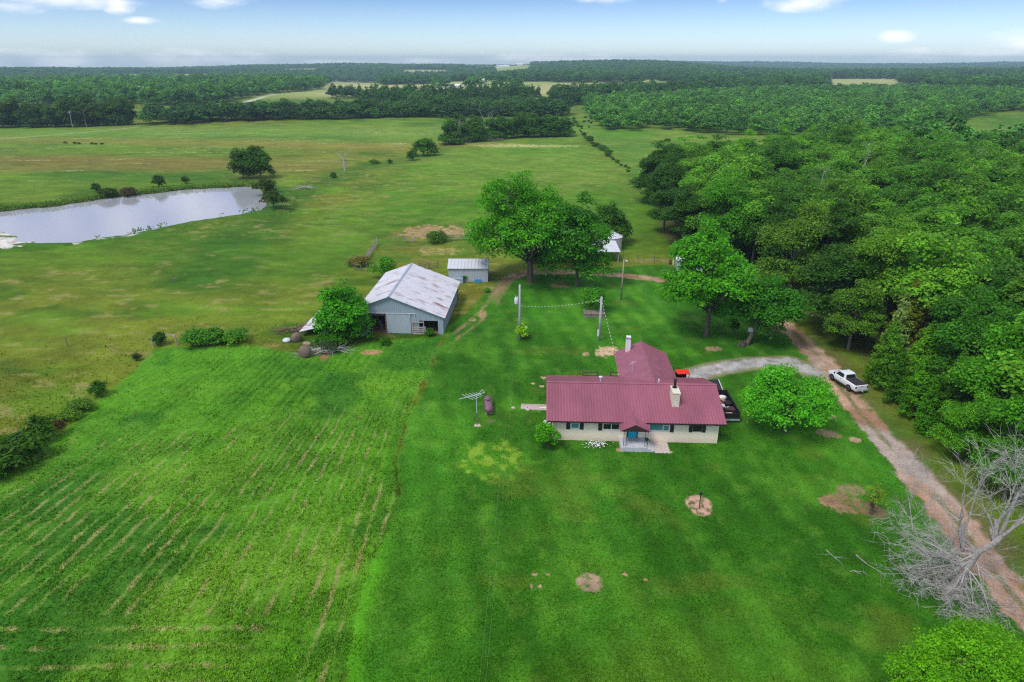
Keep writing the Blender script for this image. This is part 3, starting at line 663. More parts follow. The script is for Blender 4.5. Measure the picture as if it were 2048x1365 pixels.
# windows
def window(u0, u1, z0, z1, panes, fm, gm, tmat=None):
    f = MB(); f.box(u0, -.05, z0, u1, .02, z0 + .07); f.box(u0, -.05, z1 - .07, u1, .02, z1)
    f.box(u0, -.05, z0 + .072, u0 + .07, .02, z1 - .072); f.box(u1 - .07, -.05, z0 + .072, u1, .02, z1 - .072)
    for a in panes: f.box(a - .04, -.045, z0 + .072, a + .04, .02, z1 - .072)
    o = part('window', f, fm, h)
    return o
def add_pane(o, u0, u1, z0, z1, gm): part('pane', MB().box(u0 + .05, -.012, z0 + .05, u1 - .05, .015, z1 - .05), gm, o)
def rail(o, u0, u1, z, fm): part('sash_rail', MB().box(u0 + .072, -.04, z - .03, u1 - .072, .018, z + .03), fm, o)
def shutter(u0, u1, z0, z1): part('shutter', MB().box(u0, -.055, z0, u1, -.004, z1), DARK, h)
o = window(1.80, 2.68, 1.38, 2.26, [], WHITE, GLASST); add_pane(o, 1.8, 2.68, 1.38, 2.26, GLASST); rail(o, 1.8, 2.68, 2.02, WHITE)
shutter(1.36, 1.74, 1.30, 2.3); shutter(2.74, 3.12, 1.30, 2.3)
o = window(5.05, 6.78, 1.34, 2.26, [5.915], WHITE, GLASSD); add_pane(o, 5.05, 6.78, 1.34, 2.26, GLASSD); rail(o, 5.05, 5.87, 2.02, WHITE); rail(o, 5.96, 6.78, 2.02, WHITE)
shutter(4.60, 4.99, 1.24, 2.3); shutter(6.84, 7.2, 1.24, 2.3)
o = window(9.72, 11.75, 1.30, 2.26, [11.12], WHITE, GLASST); add_pane(o, 9.72, 11.75, 1.30, 2.26, GLASST); rail(o, 11.16, 11.75, 1.95, WHITE)
shutter(11.84, 12.2, 1.2, 2.3); shutter(9.3, 9.64, 1.2, 2.3)
o = window(14.1, 15.0, 1.34, 2.28, [], BROWNF, GLASSD); add_pane(o, 14.1, 15.0, 1.34, 2.28, GLASSD)
shutter(13.72, 14.06, 1.26, 2.3); shutter(15.04, 15.4, 1.26, 2.3)
d = part('door', MB().box(7.66, -.045, .52, 8.52, .01, 2.3), TEAL, h); part('door_frame', MB().box(7.56, -.06, .5, 7.655, .02, 2.4).box(8.525, -.06, .5, 8.62, .02, 2.4), DARK, d)
part('door_handle', MB().blob((8.42, -.08, 1.4), (.035, .05, .035), 8, 6, 0, 0), PALE, d)
# porch
pc = MB().box(6.75, -1.98, -.1, 9.35, -.004, .5); part('porch_slab', pc, CONC, h, bevel=.015)
st = MB().box(9.353, -1.98, -.1, 9.72, -.25, .34).box(9.723, -1.98, -.1, 10.1, -.3, .18); part('porch_steps', st, CONC, h, bevel=.012)
part('door_mat', MB().box(7.55, -.75, .501, 8.7, -.1, .512), M('mat_grey', (.4, .42, .38), .95, .1), h)
part('paving_slab', MB().box(10.12, -2.15, -.1, 11.65, -.05, .05), CONC2, h, bevel=.01)
pr_ = MB(); pz, pk, pu0, pu1, pum = 2.26, 2.95, 6.62, 9.52, 8.06; pv = -1.95
def main_v(z): return -.62 + (z - EZ) / .34 + .0
roof_slope(pr_, (pu0, pv, pz), (pu0, -.35, pz), (pum, pv, pk), (pum, main_v(pk), pk), .26); roof_slope(pr_, (pu1, -.35, pz), (pu1, pv, pz), (pum, main_v(pk), pk), (pum, pv, pk), .26)
# the two slopes run back until they meet the main roof
pr_.prism([(pu0 + .1, -.36, pz + .06), (pum, -.36, pk), (pum, main_v(pk), pk)], (0, 0, .04)); pr_.prism([(pu1 - .1, -.36, pz + .06), (pum, -.36, pk), (pum, main_v(pk), pk)], (0, 0, .04))
pr_.tube([(pum, pv - .02, pk + .05), (pum, main_v(pk) + .1, pk + .05)], .06, 6)
pr_o = part('porch_roof', pr_, MAROON, h)
part('porch_gable', MB().prism([(pu0 + .12, pv + .05, pz - .02), (pu1 - .12, pv + .05, pz - .02), (pum, pv + .05, pk - .04)], (0, .05, 0)).box(pu0 + .12, pv + .12, pz - .08, pu1 - .12, -.06, pz - .03), BROWNF, pr_o)
for u in (7.0, 9.1):
    q = MB()
    for du in (0, .26):
        q.tube([(u + du, -1.8, .5), (u + du, -1.8, 2.2)], .022, 6)
    for k in range(9): q.tube([(u, -1.8, .55 + k * .18), (u + .26, -1.8, .73 + k * .18)] if k % 2 else [(u + .26, -1.8, .55 + k * .18), (u, -1.8, .73 + k * .18)], .008, 4)
    part('porch_post', q, IRON, h)
FOOT = []
def wl2(pts, o=HO, yaw=HYAW):
    c, s = math.cos(yaw), math.sin(yaw); return [(o[0] + c * a - s * b, o[1] + s * a + c * b) for a, b in pts]
FOOT += [wl2([(-.1, -.1), (6.7, -.1), (6.7, -2), (11.65, -2.1), (11.65, -.1), (WR, -.1), (WR, 9.5), (wr, 9.5), (wr, we), (wl, we), (wl, 9.5), (-.1, 9.5)])]
# things standing about the house
def hp(u, v): return wl2([(u, v)])[0]
p = hp(-.55, 2.3); t = thing('air_conditioner', 'round topped black and white air conditioning unit by the left gable wall', 'air conditioner', (*p, 0), HYAW)
part('casing', MB().box(-.4, -.4, 0, .4, .4, .75), BLACKP, t, bevel=.05); part('top_grille', MB().lathe([(.40, .752), (.40, .82), (.30, .83), (.30, .78), (.05, .76)], 18), WHITE, t)
t = thing('wooden_deck', 'low brown wooden deck with post railings behind the house', 'deck', (*hp(5.4, 10.3), 0), HYAW)
part('deck_floor', MB().box(-1.6, 0, .2, 2.9, 3.4, .42), OLDWOOD, t)
RAILM = M('deck_rail', (.10, .065, .05), .8, .3)
for x0, x1 in ((-1.6, .2), (1.7, 2.9)):
    rl = MB()
    for z in (1.35, .9): rl.box(x0 + .06, 3.3, z, x1 - .06, 3.4, z + .1)
    for x in (x0, x1): rl.box(x - .06, 3.28, .43, x + .06, 3.42, 1.5)
    part('railing', rl, RAILM, t)
rl = MB()
for z in (1.35, .9): rl.box(-1.6, .2, z, -1.5, 3.29, z + .1)
rl.box(-1.61, .1, .43, -1.49, .2, 1.5); part('railing', rl, RAILM, t)
t = thing('patio_grill', 'small grill with a white lid on the wooden deck', 'grill', (*hp(5.6, 11.6), .42), HYAW)
part('grill_bowl', MB().lathe([(.05, .75), (.28, .85), (.34, 1.0)], 12), BLACKP, t, True); part('grill_lid', MB().lathe([(.35, 1.01), (.3, 1.2), (.12, 1.32)], 12), WHITE, t, True)
part('grill_legs', MB().tube([(.2, 0, 0), (.1, 0, .8)], .02, 5).tube([(-.15, .17, 0), (-.05, .08, .8)], .02, 5).tube([(-.15, -.17, 0), (-.05, -.08, .8)], .02, 5), IRON, t)
# garden walk with stone steps
a, b = gp(1040, 815), gp(1096, 817); t = thing('garden_walk', 'pinkish concrete walk left of the house', 'walkway', (a[0], a[1], 0), math.atan2(b[1] - a[1], b[0] - a[0]))
part('walk_slab', MB().box(.9, -.5, -.1, 4.0, .5, .05).box(.1, .05, -.1, .898, .5, .05), M('pink_concrete', (.52, .40, .36), .9, .15, 3, .2), t); part('kerb', MB().box(.1, .503, -.1, 4.0, .6, .14), CONC2, t)
for k, (dx, dy) in enumerate([(-.75, -.22), (.28, -.22), (.62, -.36), (.9, -.62)]):
    s = MB(); s.blob((0, 0, .05), (.24, .22, .13), 8, 5, k + 3, .15)
    tag(part('stepping_stone', s, CONC2, None, False, 0, (a[0] + dx, a[1] + dy, 0)), ['lone pale stone apart from the left end of the garden walk', 'largest pale step stone at the corner of the garden walk', 'middle pale step stone beside the garden walk edge', 'last pale step stone nearest the house below the garden walk'][k], 'stone', 'stones at the end of the garden walk')
t = thing('white_downpipe', 'short white pipe sticking out at the left gable', 'pipe', (*hp(-1.1, 5.6), 0), HYAW); part('pipe', MB().tube([(-.3, .3, .5), (1.05, -.3, 1.0)], .06, 8), WHITE, t)

# ------------------------------------------------------------------ trailer with junk
TX, TY = 23.3, 64.6
t = thing('dump_trailer', 'black open trailer full of junk beside the right gable wall', 'trailer', (TX, TY, 0), R2D(-1))
part('bed', MB().box(-1.05, 0, .55, 1.05, 5.0, .68), BLACKP, t)
s = MB(); s.box(-1.1, 0, .62, -1.04, 5.0, 1.2); s.box(1.04, 0, .62, 1.1, 5.0, 1.2); s.box(-1.14, -.02, 1.2, -1.0, 5.02, 1.28); s.box(1.0, -.02, 1.2, 1.14, 5.02, 1.28)
for y in (.6, 1.8, 3.0, 4.2): s.box(1.1, y, .6, 1.15, y + .08, 1.2); s.box(-1.15, y, .6, -1.1, y + .08, 1.2)
part('side_panel', s, BLACKP, t); part('tailgate', MB().box(-1.1, -.08, .5, 1.1, -.02, 1.15), BLACKP, t, bevel=.01); part('bumper', MB().box(-1.1, -.18, .3, 1.1, -.1, .5), STEEL, t); part('headboard', MB().box(-1.1, 5.02, .6, 1.1, 5.1, 1.4), BLACKP, t)
for x in (-1.25, 1.25):
    for y in (1.9, 2.8): part('wheel', MB().lathe([(.2, -.1), (.38, -.1), (.38, .1), (.2, .1)], 16, (x * .92, y, .38), 'X'), RUBBER, t, True)
part('drawbar', MB().tube([(-.9, 5.1, .55), (0, 7.4, .5)], .06, 6).tube([(.9, 5.1, .55), (0, 7.4, .5)], .06, 6), IRON, t)
rp_ = MB().prism([(.7, 5.4, .9), (.7, 7.6, 1.3), (.7, 7.6, 1.45), (.7, 5.4, 1.05)], (-1.6, 0, 0)); part('ramp', rp_, BLACKP, t); part('ramp_edge', MB().tube([(.75, 5.2, .3), (.75, 5.3, 1.05), (.75, 7.6, 1.48)], .05, 6).tube([(.75, 5.25, .95), (-.4, 5.25, .95)], .05, 6), PALE, t)
def jt(x, y): return (TX + x, TY + y)
def junk(name, lab, cat, mb, m, x, y, z=.68, rz=0, smooth=False, bevel=0): tag(part(name, mb, m, None, smooth, bevel, (*jt(x, y), z), rz), lab, cat, 'junk loaded in the trailer')
CARD = M('cardboard', (.42, .27, .13), .9, .2); MATT = M('brown_vinyl', (.07, .03, .035), .5, .2)
junk('cardboard_box', 'open tan cardboard box in the middle of the trailer', 'box', MB().box(-.4, -.3, 0, .4, .3, .05).box(-.4, -.3, .05, .4, -.27, .5).box(-.4, .27, .05, .4, .3, .5).box(-.4, -.268, .05, -.37, .268, .5).box(.37, -.268, .05, .4, .268, .5), CARD, -.1, 3.0, .68, .5)
junk('cardboard_box', 'flattened tan cardboard box near the trailer headboard', 'box', MB().box(-.45, -.35, 0, .45, .35, .08).prism([(-.45, -.35, .08), (.45, -.35, .08), (.3, -.6, .3)], (0, 0, .02)), CARD, -.5, 4.1, .68, -.4)
junk('plastic_bag', 'large white plastic bag at the front of the trailer', 'bag', MB().blob((0, 0, .28), (.5, .38, .3), 12, 8, 3, .2), WHITE, .3, 3.95, .68, .3, True)
junk('plastic_bag', 'crumpled white plastic bag in the centre left of the trailer', 'bag', MB().blob((0, 0, .22), (.45, .3, .24), 12, 8, 9, .25), WHITE, -.25, 2.15, .68, -.5, True)
junk('white_bucket', 'small white bucket lying by the brown cushion', 'bucket', MB().lathe([(.12, -.2), (.16, .2)], 12, (0, 0, .17), 'X'), WHITE, .25, 1.7, .68, .6, True)
junk('sofa_cushion', 'flat dark brown cushion at the right side of the trailer', 'cushion', MB().box(-.48, -.42, 0, .48, .42, .3), MATT, .55, 1.5, .68, -.1, False, .06)
junk('old_tyre', 'black tyre leaning on the right side of the trailer', 'tyre', MB().lathe([(.2, -.1), (.42, -.12), (.46, 0), (.42, .12), (.2, .1)], 18), RUBBER, .62, 2.7, .95, .3, True)
junk('wood_plank', 'tan plank lying across the open cardboard box', 'plank', MB().rbox((0, 0, 0), (1.5, .2, .06), 0, .1, .25), M('tan_plank', (.5, .36, .2), .8, .2), -.2, 3.35, 1.2, -.5)
junk('rubble_pile', 'small pale rubble heap behind the tailgate', 'rubble', MB().blob((0, 0, 0), (.9, .28, .22), 16, 7, 5, .3).blob((.3, .1, .1), (.2, .15, .14), 8, 5, 6, .2).blob((-.3, 0, .12), (.18, .14, .12), 8, 5, 8, .2), CONC2, 0, .4, .7)
junk('refuse_sack', 'black sack heap at the left of the trailer', 'sack', MB().blob((0, 0, .2), (.42, .6, .26), 12, 8, 12, .15), BLACKP, -.6, 1.3, .68, 0, True)
junk('metal_sheet', 'grey metal sheet leaning at the left front of the trailer', 'sheet', MB().rbox((0, 0, .2), (.6, .5, .03), .4, .5), STEEL, -.65, 2.9, .72)

# ------------------------------------------------------------------ tractor with red canopy
p = gp(1365, 744, 2.35); RED = M('red_paint', s2l(230, 45, 25), .35, .06, spec=.5)
t = thing('tractor', 'small tractor with a red canopy parked behind the house', 'tractor', (p[0], p[1], 0), R2D(4))
part('canopy', MB().box(-.76, -.62, 2.28, .76, .62, 2.42), RED, t, bevel=.06)
for x in (-.66, .66):
    for y in (-.5, .5): part('canopy_post', MB().tube([(x, y, .9), (x * .97, y, 2.29)], .045, 6), BLACKP, t)
part('hood', MB().box(-.36, .7, .75, .36, 2.2, 1.25), RED, t, bevel=.08); part('chassis', MB().box(-.3, -.7, .5, .3, 2.1, .76).box(-.7, -.6, .78, .7, .6, .9), BLACKP, t)
part('seat', MB().box(-.25, -.4, .92, .25, .1, 1.08).box(-.25, -.45, 1.08, .25, -.35, 1.5), MATT, t, bevel=.03); part('windscreen', MB().box(-.62, .5, .95, .62, .52, 2.2), GLASSD, t); part('steering_wheel', MB().lathe([(.16, 1.42), (.19, 1.43), (.16, 1.44)], 14, (0, .25, 0)), IRON, t)
for x, y, r_, w_ in ((-.8, -.25, .62, .32), (.8, -.25, .62, .32), (-.62, 1.75, .42, .22), (.62, 1.75, .42, .22)):
    q = part('wheel', MB().lathe([(r_ * .5, -w_ / 2), (r_ * .95, -w_ / 2), (r_, 0), (r_ * .95, w_ / 2), (r_ * .5, w_ / 2)], 18, (x, y, r_), 'X'), RUBBER, t, True); part('rim', MB().lathe([(.05, -w_ * .3), (r_ * .5, -w_ * .42), (r_ * .5, w_ * .42), (.05, w_ * .3)], 14, (x, y, r_), 'X'), RED, q, True)

# ------------------------------------------------------------------ pickup truck
CARW = M('white_car_paint', (.76, .78, .80), .25, .02, spec=.6); COVER = M('bed_cover', (.035, .03, .035), .6, .25, 4); TAIL = M('tail_lamp', (.30, .01, .02), .25, .1, spec=.6)
p = gp(1712, 789); t = thing('pickup_truck', 'white extended cab pickup truck with a black bed cover parked along the drive', 'pickup truck', (p[0] + .55, p[1] + .1, 0), R2D(13))
def loft(secs, n=None):
    mb = MB(); o = 0; m = len(secs[0])
    for s in secs: mb.v += s
    for i in range(len(secs) - 1):
        for k in range(m): mb.f.append((i * m + k, i * m + (k + 1) % m, (i + 1) * m + (k + 1) % m, (i + 1) * m + k)); mb.mi.append(0)
    mb.f.append(tuple(range(m))); mb.mi.append(0); mb.f.append(tuple(range((len(secs) - 1) * m, len(secs) * m))); mb.mi.append(0); return mb
def sec(y, hw, zb, zt, ch=.08, tw=None):
    tw = tw or hw - ch * .6
    return [(-hw + .05, y, zb), (hw - .05, y, zb), (hw, y, zb + .12), (hw + .01, y, (zb + zt) / 2), (hw - .01, y, zt - ch), (tw, y, zt), (-tw, y, zt), (-hw + .01, y, zt - ch), (-hw - .01, y, (zb + zt) / 2), (-hw, y, zb + .12)]
body = loft([sec(0, .84, .48, 1.06), sec(.08, .89, .42, 1.08), sec(1.9, .91, .40, 1.10), sec(3.4, .91, .40, 1.10), sec(4.1, .90, .42, 1.06), sec(4.7, .86, .42, .98, .12), sec(5.05, .74, .45, .86, .14)])
bo = part('body', body, CARW, t, True, .02)
cab = loft([[(-.78, 1.95, 1.09), (.78, 1.95, 1.09), (.66, 2.12, 1.62), (-.66, 2.12, 1.62)], [(-.80, 2.5, 1.09), (.80, 2.5, 1.09), (.66, 2.5, 1.68), (-.66, 2.5, 1.68)], [(-.80, 3.3, 1.09), (.80, 3.3, 1.09), (.64, 3.15, 1.66), (-.64, 3.15, 1.66)], [(-.76, 4.0, 1.07), (.76, 4.0, 1.07), (.60, 3.35, 1.58), (-.60, 3.35, 1.58)]])
part('cab', cab, CARW, t, False, .05)
part('rear_window', MB().prism([(-.66, 1.965, 1.16), (.66, 1.965, 1.16), (.58, 2.085, 1.55), (-.58, 2.085, 1.55)], (0, -.03, 0)), GLASSD, t)
part('windscreen', MB().prism([(-.68, 3.92, 1.13), (.68, 3.92, 1.13), (.55, 3.40, 1.55), (-.55, 3.40, 1.55)], (0, .03, .03)), GLASSD, t)
for sx in (-1, 1):
    part('side_window', MB().prism([(sx * .80, 2.25, 1.14), (sx * .80, 3.55, 1.14), (sx * .69, 3.18, 1.56), (sx * .69, 2.32, 1.56)], (sx * .025, 0, 0)), GLASSD, t)
    part('tail_light', MB().box(sx * .77 - .09, -.03, .74, sx * .77 + .09, .10, .98), TAIL, t, bevel=.015); part('mirror', MB().box(sx * .98 - .1, 3.62, 1.12, sx * .98 + .1, 3.72, 1.28), BLACKP, t, bevel=.03)
    part('door_handle', MB().box(sx * .92 - .02, 2.45, .95, sx * .92 + .02, 2.6, .98), BLACKP, t)
    for y in (1.05, 4.05):
        q = part('wheel', MB().lathe([(.2, -.11), (.34, -.12), (.36, 0), (.34, .12), (.2, .11)], 20, (sx * .83, y, .36), 'X'), RUBBER, t, True); part('rim', MB().lathe([(.04, -.08), (.2, -.115), (.21, .115), (.04, .08)], 14, (sx * .83, y, .36), 'X'), STEEL, q, True)
        part('wheel_arch', MB().prism([(sx * .905, y + .46 * math.cos(k * math.pi / 8), .36 + .46 * math.sin(k * math.pi / 8)) for k in range(9)], (sx * .022, 0, 0)), BLACKP, t)
    part('running_board', MB().box(sx * .93 - .1, 1.7, .36, sx * .93 + .1, 3.4, .41), BLACKP, t)
part('bed_cover', MB().box(-.76, .10, 1.10, .76, 1.93, 1.135), COVER, t, bevel=.015)
part('tailgate', MB().box(-.66, -.02, .62, .66, .02, 1.06), CARW, t, bevel=.015); part('tailgate_handle', MB().box(-.1, -.035, .9, .1, -.021, .97), BLACKP, t)
part('bumper', MB().box(-.88, -.16, .42, .88, .03, .60), STEEL, t, bevel=.03); part('licence_plate', MB().box(-.16, -.175, .44, .16, -.162, .58), WHITE, t); part('tow_ball', MB().tube([(0, -.1, .38), (0, -.32, .38), (0, -.32, .46)], .03, 6), PALE, t)

# ------------------------------------------------------------------ propane tank, antenna, posts
p = gp(978, 834); t = thing('propane_tank', 'maroon rounded propane tank lying on the lawn', 'tank', (p[0], p[1], 0), R2D(4))
TANK = M('tank_paint', s2l(122, 84, 98), .4, .12, 2, spec=.5)
part('shell', MB().lathe([(.02, 0), (.2, .03), (.36, .14), (.45, .3), (.48, .5), (.48, 2.75), (.45, 2.95), (.36, 3.1), (.2, 3.22), (.02, 3.25)], 24, (0, 0, .66), 'Y'), TANK, t, True)
part('valve_dome', MB().lathe([(.2, 1.08), (.2, 1.26), (.1, 1.33)], 14, (0, 1.9, 0)), TANK, t, True); part('valve', MB().box(-.16, 1.5, 1.13, .16, 1.62, 1.2), IRON, t)
for y in (.7, 2.5): part('support_block', MB().box(-.38, y - .1, 0, .38, y + .1, .3), CONC2, t)
p = gp(954, 851); t = thing('tv_antenna', 'white comb shaped television antenna on a slim mast left of the propane tank', 'antenna', (p[0], p[1], 0))
part('mast', MB().tube([(0, 0, 0), (0, 0, 1.5)], .06, 8), OLDWOOD, t); part('mast_pipe', MB().tube([(0, 0, 1.5), (0, 0, 3.55)], .035, 8), PALE, t); part('base_slab', MB().box(-.25, -.25, -.05, .3, .2, .06), CONC2, t)
q = MB(); B0, B1 = Vector((-1.8, -.5, 3.38)), Vector((.85, .4, 3.7)); q.tube([B0, B1], .03, 6)
for s, ln in ((.33, 1.15), (.45, 1.05), (.57, .95), (.68, .8), (.78, .65)):
    c = B0.lerp(B1, s); dd = Vector((.72, -.62, -.05)).normalized() * ln * .75; q.tube([c - dd * .9, c + dd], .022, 5)
q.tube([B0.lerp(B1, .74), (.62, .6, 3.95)], .022, 5).tube([(.62, .6, 3.95), (.85, .4, 3.7)], .02, 5)
part('aerial_array', q, PALE, t)
p = gp(1398, 1018); t = thing('lamp_post', 'short black lamp post standing in the round bed of bark mulch', 'lamp post', (p[0], p[1], 0))
part('post', MB().tube([(0, 0, -.1), (0, 0, 1.45)], .04, 8), IRON, t); part('lantern', MB().lathe([(.05, 1.45), (.12, 1.5), (.14, 1.72), (.03, 1.82)], 8), BLACKP, t)

# ------------------------------------------------------------------ poles and cables
POLEW = M('pole_wood', (.42, .41, .42), .85, .15, 4, .3, stretch=(1, 1, .15)); POLEB = M('pole_brown', (.36, .27, .21), .85, .2, 4, .3, stretch=(1, 1, .15))
def hgt_of(b, ty):
    g = gp(*b); lo, hi = 0, 60
    for _ in range(50):
        m_ = (lo + hi) / 2; zz = m_ - CAMZ; f = g[1] * CP - zz * SP; y = 682.5 + F * (-g[1] * SP - zz * CP) / f
        if y > ty: lo = m_
        else: hi = m_
    return lo
pA, hA = gp(1039, 680), hgt_of((1039, 680), 570); pB, hB = gp(1198, 682), hgt_of((1198, 682), 594); pC, hC = gp(1242, 600), hgt_of((1242, 600), 519)
t = thing('utility_pole', 'tall grey utility pole carrying a transformer', 'utility pole', (*pA, 0), 0, 'poles on the back lawn')
part('pole', MB().tube([(0, 0, -.3), (0, 0, hA)], [.17, .12], 10), POLEW, t, True); tr = part('transformer', MB().lathe([(.05, 5.25), (.25, 5.28), (.27, 5.4), (.27, 6.1), (.2, 6.18), (.05, 6.22)], 14, (-.45, 0, 0)), PALE, t, True)
[part('bracket', b_, STEEL, t) for b_ in (MB().box(-.25, -.05, 5.5, -.1, .05, 5.6), MB().box(-.25, -.05, 5.9, -.1, .05, 6.0), MB().tube([(.1, 0, 5.0), (.45, 0, 4.95)], .04, 5))]; part('bushing', MB().tube([(-.5, 0, 6.2), (-.55, 0, 6.45)], .05, 6).tube([(-.35, 0, 6.2), (-.32, 0, 6.4)], .05, 6), PALE, tr)
t = thing('utility_pole', 'grey service pole with a meter box nearest the house', 'utility pole', (*pB, 0), R2D(0), 'poles on the back lawn')
part('pole', MB().tube([(0, 0, -.3), (.05, 0, hB)], [.19, .15], 10), POLEW, t, True); part('meter_box', MB().box(-.32, -.2, .7, -.05, .05, 1.65), PALE, t, bevel=.04); part('bracket', MB().tube([(-.1, 0, hB - .35), (-.6, 0, hB - .6), (-.1, 0, hB - .8)], .03, 5), PALE, t)
t = thing('yard_light_pole', 'brown wooden pole topped by a yard light by the dirt drive', 'light pole', (*pC, 0), 0, 'poles on the back lawn')
part('pole', MB().tube([(0, 0, -.3), (.06, 0, hC - .05)], [.14, .10], 10), POLEB, t, True); part('yard_light', MB().tube([(.05, 0, hC - .2), (.4, -.1, hC - .05)], .03, 5).lathe([(.05, hC - .15), (.2, hC - .2), (.22, hC - .3), (.1, hC - .4)], 10, (.5, -.12, 0)), PALE, t)
CABW = M('cable_white', (.55, .56, .50), .6, .1); CABD = M('cable_dark', (.05, .07, .05), .7, .1)
def cable(name, label, a, b, sag, n=44, r=.032):
    a, b = Vector(a), Vector(b); mb = MB()
    P = [a.lerp(b, i / n) - Vector((0, 0, 4 * sag * (i / n) * (1 - i / n))) for i in range(n + 1)]
    for i in range(n): mb.tube([P[i], P[i + 1]], r if i % 2 else r * .7, 5, i % 2)
    tag(part(name, mb, [CABD, CABW]), label, 'cable')
cable('service_cable', 'black and white twisted cable sagging between the two utility poles', (pA[0] + .4, pA[1], 4.95), (pB[0] - .55, pB[1], hB - .55), .35)
wq = hp(7.9, 15.5); cable('service_cable', 'black and white twisted cable from the service pole down to the house wing', (pB[0] + .1, pB[1], hB - .6), (wq[0], wq[1], 2.6), .15, 34)
def wire(label, a, b, sag, r=.0022):
    a, b = Vector(a), Vector(b); n = 24; P = [a.lerp(b, i / n) - Vector((0, 0, 4 * sag * (i / n) * (1 - i / n))) for i in range(n + 1)]
    tag(part('power_line', MB().tube(P, r, 4), M('wire', (.34, .46, .24), .5, .05)), label, 'wire')
e1 = gp(962, 1365, 8.2); k_ = 2.2
def ext(a, b, k): return tuple(a[i] + (b[i] - a[i]) * k for i in range(3))
wire('thin left power line running from the transformer pole over the front lawn', (pA[0] - .1, pA[1], hA - .1), ext((pA[0] - .1, pA[1], hA - .1), (e1[0] - .14, e1[1], 8.2), 1.5), .7)
wire('thin right power line running from the transformer pole over the front lawn', (pA[0] + .1, pA[1], hA - .6), ext((pA[0] + .1, pA[1], hA - .6), (e1[0] + .14, e1[1], 7.7), 1.5), .7)
p = gp(1052, 668); t = thing('small_dish', 'little grey dish on a stake at the foot of the transformer pole', 'dish', (*p, 0)); part('stake', MB().tube([(0, 0, 0), (0, 0, .75)], .03, 5), IRON, t); part('dish', MB().lathe([(.02, -.04), (.2, 0), (.26, .06), (.2, .03)], 12, (0, 0, .9), 'Y'), PALE, t, True)

# well slab
p = gp(1189, 634); t = thing('stone_platform', 'brown concrete platform under the bush behind the service pole', 'platform', (*p, 0), R2D(-2)); part('platform', MB().box(-1.6, -.3, -.1, 1.5, 1.9, .42), M('brown_concrete', (.24, .19, .17), .9, .3, 3, .4), t, bevel=.03); part('coping', MB().box(-1.65, -.35, .42, -1.3, 1.95, .6).box(-1.29, -.35, .42, 1.55, -.1, .6), OLDWOOD, t)

# ================================================================== BARN
def rustroof(name, base, amt, c0=(.24, .11, .075)):
    m = bpy.data.materials.new(name); nt = nodes(m); L = nt.links.new
    out = N(nt, 'ShaderNodeOutputMaterial'); b = N(nt, 'ShaderNodeBsdfPrincipled'); setin(b, Roughness=.55, Metallic=.0); b.inputs['Specular IOR Level'].default_value = .4
    tc = N(nt, 'ShaderNodeTexCoord')
    def nz(st, sc_, det=5.0):
        mp = N(nt, 'ShaderNodeMapping'); mp.inputs['Scale'].default_value = st; L(tc.outputs['Object'], mp.inputs['Vector']); n = N(nt, 'ShaderNodeTexNoise'); setin(n, Scale=sc_, Detail=det, Roughness=.6); L(mp.outputs[0], n.inputs['Vector']); return n.outputs['Fac']
    a = nz((.35, 3.2, .35), 1.0); bb = nz((.35, .45, .35), 1.0, 2.0); pa = nz((.5, .5, .5), .8, 3.0)
    s = N(nt, 'ShaderNodeMath', operation='ADD'); L(a, s.inputs[0]); L(bb, s.inputs[1])
    r = N(nt, 'ShaderNodeMapRange'); setin(r, From_Min=1.08 - amt, From_Max=1.32 - amt, To_Min=0, To_Max=.85); L(s.outputs[0], r.inputs['Value'])
    g = N(nt, 'ShaderNodeMix', data_type='RGBA'); L(pa, g.inputs[0]); g.inputs[6].default_value = (*np.array(base) * .82, 1); g.inputs[7].default_value = (*np.clip(np.array(base) * 1.1, 0, .9), 1)
    mx = N(nt, 'ShaderNodeMix', data_type='RGBA'); L(r.outputs[0], mx.inputs[0]); L(g.outputs[2], mx.inputs[6]); mx.inputs[7].default_value = (*c0, 1)
    L(mx.outputs[2], b.inputs['Base Color']); L(b.outputs[0], out.inputs[0]); return m
BARNR = rustroof('rusty_tin', (.66, .66, .69), .06); TIN = rustroof('grey_tin', (.62, .64, .68), -.08); SIDING = M('blue_grey_siding', (.33, .40, .45), .6, .10, 1.5, .2, stretch=(8, 8, .4)); SIDING2 = M('grey_door_siding', (.40, .46, .50), .6, .12, 2, .2, stretch=(6, 6, .4))
INNER = M('barn_dirt', (.22, .12, .085), .95, .3, 2, .5)
BO = (-9.75, 90.2); BY = R2D(-3.2)
t = thing('barn', 'large grey metal barn with a rust streaked tin roof', 'barn', (BO[0], BO[1], 0), BY); bl, bd = -11.5, 16.4; bu = -7.45
ER, EL, RG = 2.65, 4.05, 5.55
def bz(u): return RG - (u - bu) * (RG - ER) / -bu if u > bu else RG - (bu - u) * (RG - EL) / (bu - bl)
w = MB()
def fpanel(u0, u1, z0, v=0.0, th=.08, mi=0):
    pts = [(u0, v, z0), (u1, v, z0), (u1, v, bz(u1) - .06)] + ([(bu, v, RG - .06)] if u0 < bu < u1 else []) + [(u0, v, bz(u0) - .06)]
    w.prism(pts, (0, th, 0), mi)
fpanel(bl, -10.65, -.1); fpanel(-10.65, -7.95, 3.05); fpanel(-7.95, -3.4, -.1); fpanel(-3.4, -.72, 2.0); fpanel(-.72, 0, -.1)
fpanel(bl, 0, -.1, bd - .08)
w.box(-.08, .083, -.1, 0, bd - .083, ER - .03); w.box(bl, .083, -.1, bl + .08, bd - .083, EL - .03)
part('wall', w, SIDING, t)
rib = MB()
for k in range(60): rib.box(.0, .1 + k * .27, 0, .025, .14 + k * .27, ER - .08)
